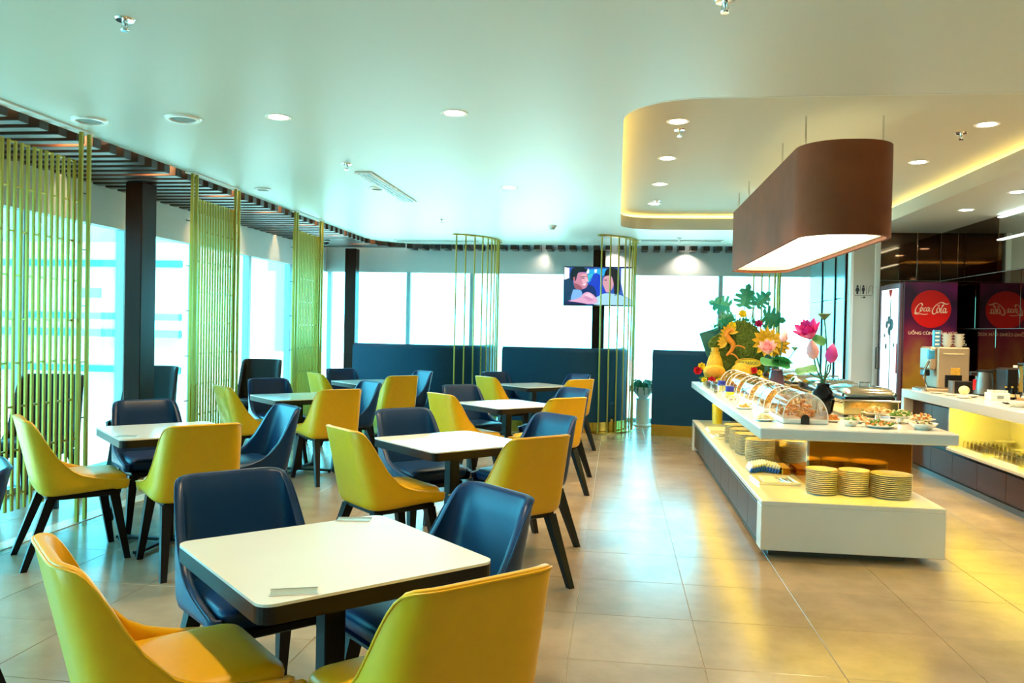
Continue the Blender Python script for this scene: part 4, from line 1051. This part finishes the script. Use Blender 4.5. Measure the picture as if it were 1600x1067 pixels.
def planter():
    t = thing('potted_plant', 'white bowl planter with trailing green plant on a pedestal by the back window', 'plant', (.43, 13.2, 0))
    obj('pedestal', MB().lathe([(0, 0), (.15, 0), (.15, .02), (.11, .04), (.11, .42), (.13, .44), (0, .44)], 20), M['planter'], t, True)
    obj('pot', MB().lathe([(0, .44), (.07, .44), (.15, .54), (.165, .62), (.15, .62), (.135, .56), (0, .55)], 24), M['planter'], t, True)
    b = MB()
    for k in range(60):
        a = random.uniform(0, 2*pi); L = random.uniform(.08, .2)
        pts = [(0.04*cos(a), .04*sin(a), .58), (L*.6*cos(a), L*.6*sin(a), .68+random.uniform(0, .06)), (L*cos(a), L*sin(a), .66), (L*1.15*cos(a), L*1.15*sin(a), .55+random.uniform(-.06, .04))]
        b.tube(catmull(pts, 4), .007, 5)
    obj('foliage', b, M['monstera'], t, True)
planter()

# ------------------------------------------------------------------ back bar on the right
BX, BY0, BY1, TZ = 3.33, 3.0, 10.08, .90
def bar():
    t = thing('bar_counter', 'long white bar counter with brown doors and yellow lit open shelf', 'counter', (0, 0, 0))
    obj('worktop', MB().box(BX, XM-.005, BY0, BY1, TZ-.10, TZ, .006), M['white'], t)
    obj('end_leg', MB().box(BX, XM-.005, BY1-.09, BY1, 0, TZ-.10, .005), M['white'], t)
    obj('plinth', MB().box(BX+.12, XM-.01, BY0, BY1-.09, 0, .055), M['plinth'], t)
    obj('lower_shelf', MB().box(BX+.045, XM-.01, BY0, 8.86, BZ-.03, BZ, .003), M['white'], t)
    obj('carcass', MB().box(BX+.13, XM-.01, BY0, BY1-.09, .055, BZ-.031), M['shadowgap'], t)
    obj('niche_back', MB().box(3.98, XM-.01, BY0, 8.84, BZ, TZ-.10), M['white'], t)
    obj('niche_side', MB().box(BX+.06, 3.98, 8.83, 8.862, BZ, TZ-.10), M['white'], t)
    obj('cupboard', MB().box(BX+.13, XM-.01, 8.86, BY1-.09, BZ-.03, TZ-.10), M['shadowgap'], t)
    y = BY1-.09; L = .58
    while y-L > BY0:
        obj('door', MB().box(BX+.10, BX+.13, y-L+.003, y-.003, .06, BZ-.07, .002), M['doors'], t)
        if y > 9.0: obj('door', MB().box(BX+.10, BX+.13, y-L+.003, y-.003, BZ-.025, TZ-.13, .002), M['doors'], t)
        y -= L
    obj('toe_rail', MB().box(BX+.085, BX+.12, BY0, BY1-.09, .0, .05), M['plinth'], t)
    obj('led_strip', MB().box(BX+.10, BX+.14, BY0, 8.8, TZ-.108, TZ-.1005), emit('bar_led', (1., .76, .03), 13.), t, label='warm yellow strip light under the bar top')
bar()
def bar_glasses():
    gm = MB().lathe([(.0, .075), (.026, .075), (.033, .0), (.030, .0), (.024, .071), (0, .071)], 14).mesh('upturned_glass', True); gm.materials.append(M['clear'])
    for q, (y0, y1, lab) in enumerate(((8.25, 8.80, 'far'), (7.55, 8.10, 'near'))):
        t = thing('glass_rack', 'low cream tray of upturned glasses on the lit shelf, %s one' % lab, 'tray', (3.64, (y0+y1)/2, BZ), 0, 'trays of glasses in the bar')
        a, b = .17, (y1-y0)/2
        obj('tray', MB().box(-a, a, -b, b, 0, .008, .002), M['plate'], t); obj('rim', MB().box(-a, -a+.008, -b, b, .008, .02).box(a-.008, a, -b, b, .008, .02), M['plate'], t)
        for i in range(4):
            for j in range(6):
                tag(obj('upturned_glass', gm, None, None, loc=(3.64-.12+.08*i, y0+.06+j*.086, BZ+.0085)), 'upturned glass, %s row from front, %s from near end, %s tray' % (NUM[i], NUM[j], lab), 'glass', 'upturned glasses on the bar shelf')
    stack(3.80, 8.72, BZ, .10, 2, .014, 'low pair at the far end of the lit bar shelf', 'plates on the bar shelf') if False else None
    t = thing('cake_stand', 'round cream plate on a low stand at the far end of the lit shelf', 'stand', (3.88, 8.72, BZ)); obj('plate', MB().lathe([(0, .09), (.088, .09), (.092, .10), (0, .10)], 24), M['plate'], t, True); obj('foot', MB().lathe([(0, 0), (.05, 0), (.02, .03), (.02, .09), (0, .09)], 16), M['plate'], t, True)
    for k in range(3): tag(obj('bowl', MB().lathe([(0, 0), (.03, 0), (.07, .05), (.066, .05), (.027, .006), (0, .006)], 20), M['plate'], None, True, loc=(3.89, 8.42-.17*k, BZ)), 'white porcelain bowl behind the upturned glasses, %s from the far end' % NUM[k], 'bowl', 'white bowls on the lit shelf')
bar_glasses()
def fridge():
    x0, x1, y0, y1, h = 3.45, 4.13, 10.6, 11.36, 2.19
    t = thing('drinks_fridge', 'tall purple drinks fridge with round red logo and lit glass door', 'fridge', (x0, y0, 0))
    W, D = x1-x0, y1-y0
    obj('cabinet', MB().box(.045, W, 0, D, .06, h, .012), M['fridgebody'], t)
    for x in (.1, W-.1):
        for y in (.08, D-.08): obj('foot', MB().lathe([(.025, 0), (.02, .06)], 10, (x, y, 0)), M['darkplastic'], t)
    d = obj('door', MB().box(.0, .04, 0, .05, .08, h-.02, .006).box(0, .04, D-.05, D, .08, h-.02, .006).box(0, .04, .05, D-.05, .08, .16).box(0, .04, .05, D-.05, h-.08, h-.02), M['fridgeframe'], t)
    obj('door_glass', MB().box(.008, .014, .05, D-.05, .16, h-.08), M['doorlight'], d)
    obj('handle', MB().tube([(-.0, D-.06, 1.08), (-.05, D-.06, 1.08), (-.05, D-.06, 1.36), (0, D-.06, 1.36)], .01, 8), M['darkplastic'], d, True)
    b = MB()
    for k, (yy, zz, rr) in enumerate(((.40, 1.72, .055), (.30, 1.66, .075), (.38, 1.58, .06), (.48, 1.66, .05), (.50, 1.38, .04), (.20, 1.40, .03), (.56, 1.52, .03))):
        b.lathe([(0, 0), (rr, 0), (0, .002)], 14, m=Matrix.Translation((.0075, yy, zz)) @ Matrix.Rotation(R(-90), 4, 'Y'))
    b.box(.004, .0078, .33, .355, .3, 1.98)
    obj('door_print', b, M['doorprint'], d)
    obj('door_badge', MB().prism([(0, 0), (.15, 0), (.10, -.09), (.06, -.09)], 0, .003, Matrix.Translation((.0078, .28, h-.085)) @ Matrix(((0, 0, -1, 0), (1, 0, 0, 0), (0, 1, 0, 0), (0, 0, 0, 1)))), M['logored'], d)
    obj('side_badge', MB().box(.004, .0078, .055, .10, 1.05, 1.42, .001), M['logored'], d)
    # side panel facing the room: printed panel, disc, script, slogan
    obj('side_print', MB().box(.06, W-.01, -.003, .0, .1, h-.01), M['fridgeprint'], t)
    cx, cz, r = .37, 1.855, .232
    f = Matrix.Translation((cx, -.0035, cz)) @ Matrix.Rotation(R(90), 4, 'X')
    obj('red_disc', MB().prism([(r*cos(2*pi*i/48), r*sin(2*pi*i/48)) for i in range(48)], 0, .002, f), M['logored'], t)
    strokes = [
        ([(1.28, 1.42), (1.38, 1.68), (1.18, 1.92), (.86, 1.78), (.46, 1.28), (.24, .72), (.30, .30), (.60, .20), (.95, .42), (1.15, .62)], .15),
        ([(.30, .42), (.12, .18), (.42, .02), (1.0, .08), (1.6, .0), (2.1, .02), (2.35, .12)], .10),
        ([(1.14, .62), (1.02, .92), (1.14, 1.22), (1.34, 1.14), (1.36, .82), (1.22, .56), (1.08, .62), (1.02, .92)], .11), ([(1.30, 1.2), (1.5, 1.12), (1.62, 1.2)], .07),
        ([(1.98, 1.05), (1.92, 1.2), (1.72, 1.05), (1.62, .76), (1.72, .54), (1.92, .64), (2.04, .78)], .11),
        ([(2.50, 1.10), (2.34, 1.22), (2.14, 1.0), (2.10, .68), (2.24, .54), (2.42, .76), (2.56, 1.16), (2.48, .76), (2.58, .56), (2.74, .72)], .11),
        ([(2.74, 1.0), (2.92, 1.06)], .12),
        ([(5.75, 1.98), (5.45, 1.84), (5.08, 1.90), (4.68, 2.10), (4.20, 2.04), (3.66, 1.66), (3.22, 1.08), (3.04, .48), (3.20, .12), (3.50, .14), (3.74, .40)], .15),
        ([(4.02, 1.36), (3.92, 1.56), (4.08, 1.68), (4.22, 1.54), (4.14, 1.38)], .07),
        ([(3.82, .46), (3.78, .84), (3.98, 1.16), (4.24, 1.04), (4.24, .66), (4.04, .34), (3.82, .46), (3.78, .84)], .12),
        ([(4.26, .90), (4.58, 1.20), (4.84, 1.60), (4.80, 1.76), (4.66, 1.50), (4.48, .90), (4.42, .42), (4.54, .28), (4.74, .50)], .11),
        ([(5.22, .98), (5.04, 1.12), (4.84, .90), (4.80, .50), (4.96, .30), (5.14, .54), (5.30, 1.04), (5.18, .54), (5.28, .30), (5.52, .58)], .12),
    ]
    lg = MB(); s = .395/5.6
    for SI, (pts, wd) in enumerate([(p_, w_*1.25) for p_, w_ in strokes]):
        P = catmull([((x-2.85)*s, (y-.95)*s, 0) for x, y in pts], 6); vs = []; n = len(P)
        for i, p in enumerate(P):
            dd = (P[min(i+1, n-1)]-P[max(0, i-1)]).normalized(); nn = Vector((-dd.y, dd.x, 0)); hw = wd*s*.5*(.45+.75*abs(nn.x*.85+nn.y*.5))
            if i in (0, n-1): hw *= .5
            for sg in (1, -1): vs.append(p+nn*hw*sg+Vector((0, 0, .0024+.00003*i+.0003*(SI % 3))))
        fs = [(2*i, 2*i+1, 2*i+3, 2*i+2) for i in range(n-1)]
        lg.add([f @ v for v in vs], fs)
    obj('script_logo', lg, M['logocream'], t)
    o = obj('slogan', text_mesh('UỐNG CÙNG CẢM XÚC', .052, .0006, align='LEFT', bold=.0012), M['logocream'], t, rot=(R(90), 0, 0), loc=(.11, -.0042, 1.555))
def fridge_mats():
    M['fridgebody'] = mat('deep_red_metal', (.10, .008, .012), .3)
    M['fridgeframe'] = mat('mauve_frame', (.20, .12, .16), .3, metal=.3)
    M['logored'] = mat('signal_red', (.66, .003, .003), .35, var=.02)
    M['logocream'] = mat('logo_cream', (.85, .62, .46), .5)
    M['doorlight'] = emit('lit_door_glass', (.80, 1., 1.), .8)
    M['doorprint'] = mat('door_print', (.02, .16, .20), .4)
    m = bpy.data.materials.new('sunset_print'); m.use_nodes = True; M['fridgeprint'] = m
    n = m.node_tree.nodes; l = m.node_tree.links; b = n['Principled BSDF']; b.inputs['Roughness'].default_value = .35
    tc = n.new('ShaderNodeTexCoord'); sp = n.new('ShaderNodeSeparateXYZ'); l.new(tc.outputs['Object'], sp.inputs[0])
    no = n.new('ShaderNodeTexNoise'); no.inputs['Scale'].default_value = 3.2; no.inputs['Detail'].default_value = 1.5; l.new(tc.outputs['Object'], no.inputs['Vector'])
    ad = n.new('ShaderNodeMath'); ad.operation = 'MULTIPLY_ADD'; ad.inputs[1].default_value = .9; l.new(no.outputs['Fac'], ad.inputs[0]); l.new(sp.outputs['Z'], ad.inputs[2])
    mr = n.new('ShaderNodeMapRange'); mr.inputs['From Min'].default_value = 1.2; mr.inputs['From Max'].default_value = 2.7; l.new(ad.outputs[0], mr.inputs['Value'])
    cr = n.new('ShaderNodeValToRGB'); e = cr.color_ramp.elements
    e[0].position = 0; e[0].color = (.30, .20, .01, 1); e[1].position = 1; e[1].color = (.16, .004, .09, 1)
    for p, c in ((.18, (.42, .22, .03, 1)), (.36, (.26, .06, .05, 1)), (.50, (.20, .008, .05, 1)), (.66, (.05, .003, .05, 1)), (.80, (.02, .004, .03, 1))):
        k = e.new(p); k.color = c
    l.new(mr.outputs[0], cr.inputs[0]); l.new(cr.outputs[0], b.inputs['Base Color'])
fridge_mats(); fridge()
def bar_items():
    # coffee machine
    t = thing('coffee_machine', 'champagne coloured coffee machine on the far end of the bar', 'coffee machine', (3.50, 9.62, TZ), 0)
    # local: x depth to mirror, y along the bar; seen from the -y side
    obj('base', MB().box(-.06, .36, 0, .36, 0, .035, .008), M['silverplastic'], t)
    obj('body', MB().box(.06, .40, .02, .36, .035, .50, .014), M['silverplastic'], t)
    obj('head', MB().box(-.02, .06, .04, .34, .24, .50, .02), M['silverplastic'], t)
    obj('water_tank', MB().box(-.03, .04, .03, .10, .36, .47, .012), M['bluecapl'], t)
    obj('spout', MB().box(-.04, .02, .12, .26, .17, .24, .008), M['darkplastic'], t)
    obj('front_arc', MB().tube(catmull([(-.05, .02, .05), (-.075, .02, .14), (-.07, .02, .25), (-.03, .02, .34)], 6), .014, 8), M['chrome'], t, True)
    obj('side_recess', MB().box(.14, .32, .014, .021, .05, .19, .003), M['darkplastic'], t)
    obj('side_label', MB().box(.20, .30, .013, .0205, .19, .27, .002), M['cereal'], t)
    obj('side_groove', MB().box(.12, .34, .014, .0205, .42, .432), M['cream'], t)
    obj('drip_tray', MB().box(-.10, .05, .03, .33, .0, .028, .008), M['chrome'], t)
    t0 = (3.66, 9.80, TZ+.5)
    cup = MB().lathe([(0, 0), (.03, 0), (.058, .045), (.062, .05), (.058, .05), (.03, .005), (0, .005)], 20).mesh('cup', True); cup.materials.append(M['plate'])
    for c in range(2):
        for k in range(4):
            g = thing('coffee_cup', 'cream coffee cup, %s in the %s stack on the coffee machine' % (ORD[3-k], 'left' if c == 0 else 'right'), 'cup', (3.70+.125*c, 9.76, TZ+.5+k*.034), R(20*k), 'cream cups on the coffee machine')
            obj('cup', cup, None, g); obj('ear', MB().tube([(.05, 0, .04), (.078, 0, .038), (.076, 0, .018), (.045, 0, .02)], .004, 6), M['plate'], g, True)
    t = thing('blue_box', 'upright blue printed carton on top of the coffee machine', 'carton', (3.60, 9.80, TZ+.5))
    obj('carton', MB().box(-.035, .035, -.03, .03, 0, .19, .002), M['bluecapl'], t)
    for k in range(4): obj('print', MB().box(-.025, .02, -.0315, -.03, .02+.043*k, .04+.043*k), M['paper'], t)
    t = thing('paper_box', 'small dark box beside the coffee machine on the bar', 'box', (3.70, 9.45, TZ)); obj('box', MB().box(-.07, .14, -.06, .06, 0, .135, .004), M['darkplastic'], t); obj('edge', MB().box(-.072, -.052, -.062, .062, 0, .137, .002), M['greyplastic'], t)
    t = thing('electric_kettle', 'steel electric kettle with black lid on the bar', 'kettle', (3.86, 9.18, TZ))
    obj('body', MB().lathe([(0, .02), (.10, .02), (.095, .12), (.078, .25), (0, .25)], 28), M['steel2'], t, True); obj('base', MB().lathe([(0, 0), (.105, 0), (.105, .02), (0, .02)], 24), M['darkplastic'], t, True)
    obj('lid', MB().lathe([(.08, .25), (.082, .262), (.05, .275), (0, .278)], 24), M['darkplastic'], t, True)
    obj('spout', MB().box(-.15, -.06, -.02, .02, .21, .255, .012, None), M['darkplastic'], t)
    obj('handle', MB().tube(catmull([(.05, 0, .27), (.13, 0, .26), (.155, 0, .17), (.12, 0, .06), (.095, 0, .05)], 6), .013, 8), M['darkplastic'], t, True)
    obj('gauge', MB().box(-.106, -.088, -.02, .02, .06, .17, .004), M['logored'], t)
    t = thing('bread_roll', 'pale round bun on a plate at the bar edge', 'bun', (3.56, 8.92, TZ+.0195)); obj('bun', MB().ball((0, 0, .047), .052, .052, .047, 18, 12), M['food3'], t, True)
    t = thing('bar_plate', 'cream oval plate under the round bun', 'plate', (3.58, 8.92, TZ)); obj('dish', plate_mb(.12, .02), M['plate'], t, True)
    t = thing('capsule_machine', 'black dispenser with small bottles in front of the mirror wall', 'dispenser', (4.02, 8.80, TZ))
    obj('housing', MB().box(-.12, .18, -.02, .22, 0, .31, .015), M['darkplastic'], t)
    obj('tray', MB().box(-.22, -.12, -.05, .2, 0, .02, .005), M['greyplastic'], t)
    for k in range(4):
        g = thing('syrup_bottle', 'small dark bottle with pale label before the black dispenser, %s from the left' % NUM[k], 'bottle', (3.865+.06*k, 8.70, TZ), 0, 'small bottles by the dispenser')
        obj('glass', MB().lathe([(0, 0), (.024, 0), (.024, .07), (.01, .095), (.01, .12), (0, .12)], 12), M['vase'], g, True); obj('label', MB().lathe([(.0245, .025), (.0245, .055)], 12), M['cream'], g, True); obj('cap', MB().lathe([(.011, .118), (.011, .132), (0, .132)], 10), M['carved'], g, True)
    t = thing('wall_socket', 'cream square wall socket on the dark mirror wall', 'socket', (XM-.001, 9.35, 1.18)); obj('plate', MB().box(-.012, 0, -.045, .045, -.045, .045, .004), M['plate'], t); obj('button', MB().box(-.016, -.012, -.02, .02, -.02, .02, .002), M['cream'], t)
    t = thing('cereal_dispenser', 'clear box of golden corn flakes at the right picture edge', 'dispenser', (4.02, 8.38, TZ))
    obj('cereal', MB().box(-.10, .15, .005, .19, .09, .345, .01), M['cereal'], t); obj('box', MB().box(-.105, .155, 0, .195, .085, .36, .004), M['acryl'], t)
    obj('lid', MB().box(-.11, .16, -.005, .2, .36, .375, .004), M['darkplastic'], t); obj('foot', MB().box(-.09, .14, .02, .18, 0, .085, .005), M['darkplastic'], t); obj('side_rail', MB().box(-.125, -.106, .0, .05, .0, .37, .003), M['chrome'], t)
    t = thing('tea_box', 'white paper box of sachets on the bar front', 'box', (3.72, 8.55, TZ)); obj('box', MB().box(-.09, .09, -.07, .07, 0, .075, .004), M['paper'], t)
    for k in range(5): obj('sachet', MB().box(-.075+.032*k, -.05+.032*k, -.05, .05, .075, .10, .002), M['plate'], t)
    obj('print', MB().box(-.03, .03, -.0715, -.07, .02, .05), M['mull'], t)
    t = thing('oak_tray', 'oak wooden tray at the right picture edge of the bar', 'tray', (3.92, 8.20, TZ)); obj('tray', MB().box(-.13, .2, -.16, .12, 0, .05, .006), M['wood'], t)
    for k in range(4): obj('packet', MB().box(-.10+.07*k, -.045+.07*k, -.12, .09, .05, .065, .002), M['paper'], t)
    t = thing('black_saucer', 'small black saucer on the bar front near the right edge', 'saucer', (3.62, 8.10, TZ)); obj('dish', plate_mb(.05, .012), M['vase'], t, True)
    t = thing('white_bowl', 'white bowl on the bar top at the right picture edge', 'bowl', (3.55, 7.75, TZ)); obj('bowl', MB().lathe([(0, 0), (.04, 0), (.09, .05), (.086, .05), (.037, .006), (0, .006)], 24), M['plate'], t, True)
    for k, (x, y) in enumerate(((3.45, 9.35), (3.50, 9.08), (3.47, 8.72))): tag(obj('saucer', plate_mb(.075, .014), M['plate'], None, True, loc=(x, y, TZ)), 'cream saucer along the bar front edge, %s from the fridge' % NUM[k], 'saucer', 'saucers on the bar front')
M['bluecapl'] = mat('light_blue_plastic', (.04, .26, .48), .3, var=.1, scale=20); M['steel2'] = mat('dull_steel', (.30, .27, .25), .3, metal=.9)
bar_items()

# ------------------------------------------------------------------ sign on the pillar
def toilet_sign():
    t = thing('restroom_sign', 'black pictogram sign of woman, man and door with arrow on the pillar', 'sign', (3.27, 11.449, 2.125))
    f = Matrix.Rotation(R(90), 4, 'X')
    def fl(pts, nm='pictogram'): return obj(nm, MB().prism(pts, 0, .003, f), M['ink'], t)
    def disc(x, z, r): return [(x+r*cos(2*pi*i/14), z+r*sin(2*pi*i/14)) for i in range(14)]
    fl(disc(-.085, .05, .013)); fl([(-.097, .033), (-.073, .033), (-.055, -.015), (-.073, -.018), (-.073, -.055), (-.097, -.055), (-.097, -.018), (-.115, -.015)])
    fl(disc(-.01, .05, .013)); fl([(-.026, .033), (.006, .033), (.012, -.01), (.002, -.012), (.0, -.055), (-.02, -.055), (-.022, -.012), (-.032, -.01)])
    for x in (-.048, .030): fl([(x-.002, -.06), (x+.002, -.06), (x+.002, .06), (x-.002, .06)], 'divider')
    for q in ([(.055, -.055), (.059, -.055), (.059, .0), (.055, .0)], [(.105, -.055), (.109, -.055), (.109, .055), (.105, .055)], [(.07, .051), (.109, .051), (.109, .055), (.07, .055)], [(.055, .0), (.075, .05), (.071, .054), (.051, .003)], [(.06, -.03), (.085, .02), (.082, .023), (.057, -.027)]): fl(q, 'pictogram')
    fl([(-.12, -.072), (.11, -.072), (.11, -.076), (-.12, -.076)], 'line')
    fl([(-.04, -.102), (-.005, -.102), (-.005, -.116), (.025, -.099), (-.005, -.082), (-.005, -.096), (-.04, -.096)], 'arrow')
toilet_sign()

# ------------------------------------------------------------------ television
def television():
    W, H = 1.165, .64
    t = thing('television', 'flat television on the walnut column showing a smiling man and woman', 'television', (-.305, 13.27, 2.225))
    obj('bezel', MB().box(-W/2, W/2, 0, .04, -H/2, H/2, .004), M['darkplastic'], t)
    obj('wall_mount', MB().box(-.08, .08, .04, .185, -.12, .12), M['blackmetal'], t)
    sw, sh = W-.02, H-.03
    scr = obj('screen', MB().box(-sw/2, sw/2, -.0015, 0, -sh/2+.006, sh/2), emit('screen_blue', (.03, .10, .45), .36, '101010'), t)
    # flat picture: each colour field is a thin shape on the screen
    def fld(nm, pts, col, st, lay, smooth=True):
        P = [(-sw/2+x*sw, -sh/2+.006+(1-y)*(sh-.006)) for x, y in pts]
        if smooth: P = [(p.x, p.y) for p in catmull([(a, b, 0) for a, b in P+P[:1]], 5)[:-1]]
        P = [(max(-sw/2, min(sw/2, a)), max(-sh/2+.006, min(sh/2, b))) for a, b in P]
        b_ = MB().prism(P, 0, .0004, Matrix.Translation((0, -.0015-.0004*lay, 0)) @ Matrix.Rotation(R(90), 4, 'X'))
        obj(nm, b_, emit('screen_'+nm+str(col), col, st*.36, '101010'), scr)
    fld('light', [(.0, .0), (.07, .02), (.07, .30), (.0, .34)], (.9, .95, 1.), 1.2, 1, False)
    fld('glow', [(.30, .06), (.62, .04), (.60, .20), (.45, .22), (.34, .18)], (.02, .42, .85), 1., 1)
    fld('seat', [(.36, .30), (.44, .16), (.52, .24), (.54, .50), (.60, .70), (.40, .78), (.33, .62)], (.01, .05, .60), 1., 2)
    fld('seat', [(.33, .20), (.40, .18), (.38, .36), (.33, .40)], (.05, .55, .70), 1., 2)
    fld('lamp', [(.31, .06), (.345, .05), (.35, .14), (.32, .17)], (.8, 1., 1.), 1.2, 3); fld('lamp', [(.425, .06), (.455, .05), (.455, .13), (.43, .14)], (.8, 1., 1.), 1.2, 3)
    fld('suit', [(.0, .34), (.10, .30), (.15, .52), (.26, .60), (.34, .66), (.36, .86), (.20, 1.), (.0, 1.)], (.005, .05, .12), 1., 3)
    fld('suit', [(.30, .44), (.42, .52), (.46, .80), (.30, .80), (.26, .60)], (.005, .03, .16), 1., 3)
    fld('shirt', [(.13, .60), (.24, .62), (.25, .80), (.12, .92), (.10, .84)], (.22, .48, .95), 1., 4)
    fld('skin', [(.13, .30), (.18, .16), (.30, .14), (.335, .26), (.325, .40), (.335, .46), (.30, .56), (.22, .60), (.15, .54)], (.62, .25, .36), 1., 4)
    fld('hair', [(.08, .20), (.12, .02), (.24, .0), (.32, .04), (.31, .12), (.21, .13), (.18, .24), (.165, .36), (.13, .34), (.10, .38)], (.004, .012, .02), 1., 5)
    fld('face_light', [(.24, .20), (.31, .18), (.325, .28), (.31, .44), (.26, .42)], (.85, .45, .55), 1., 5)
    fld('shade', [(.14, .42), (.20, .46), (.26, .56), (.22, .60), (.15, .54)], (.34, .10, .14), 1., 5)
    fld('ear', [(.125, .28), (.15, .26), (.155, .37), (.14, .39)], (.55, .16, .22), 1., 6)
    fld('nose', [(.315, .27), (.345, .365), (.32, .385), (.305, .36)], (.90, .52, .60), 1., 6); fld('brow', [(.235, .245), (.29, .232), (.29, .25), (.24, .26)], (.03, .01, .015), 1., 6); fld('brow', [(.305, .235), (.328, .24), (.326, .252), (.305, .25)], (.03, .01, .015), 1., 6)
    fld('sleeve', [(.02, .90), (.14, .93), (.30, .97), (.30, 1.), (.0, 1.)], (.01, .02, .10), 1., 7); fld('finger', [(.29, .74), (.36, .70), (.42, .80), (.38, .82)], (.92, .62, .76), 1., 7); fld('finger', [(.27, .80), (.34, .78), (.42, .88), (.36, .90)], (.62, .28, .48), 1., 7)
    fld('eye', [(.245, .285), (.285, .275), (.285, .297), (.25, .303)], (.05, .01, .03), 1., 6); fld('eye', [(.57, .33), (.60, .325), (.60, .345), (.572, .35)], (.05, .01, .03), 1., 6); fld('smile', [(.25, .46), (.31, .44), (.29, .49)], (.95, .85, .9), 1., 6)
    fld('skin', [(.555, .28), (.60, .20), (.66, .22), (.70, .44), (.66, .62), (.60, .66), (.565, .52), (.545, .42)], (.70, .35, .42), 1., 4)
    fld('hair', [(.56, .24), (.60, .04), (.72, .02), (.78, .20), (.79, .60), (.72, .76), (.70, .44), (.66, .22)], (.01, .008, .012), 1., 5)
    fld('dress', [(.46, .80), (.56, .70), (.70, .70), (.84, .76), (1., .92), (1., 1.), (.44, 1.)], (.40, .72, .85), 1., 5)
    fld('window', [(.80, .02), (1., .02), (1., .90), (.84, .74), (.80, .4)], (.75, .95, .92), 1.1, 3, False)
    fld('hand', [(.04, .92), (.22, .82), (.28, .70), (.34, .66), (.42, .74), (.48, .90), (.40, .98), (.10, .98)], (.78, .42, .62), 1., 6)
    obj('label_strip', MB().box(-.04, .04, -.001, .0, -H/2+.004, -H/2+.012), M['chrome'], t)
television()
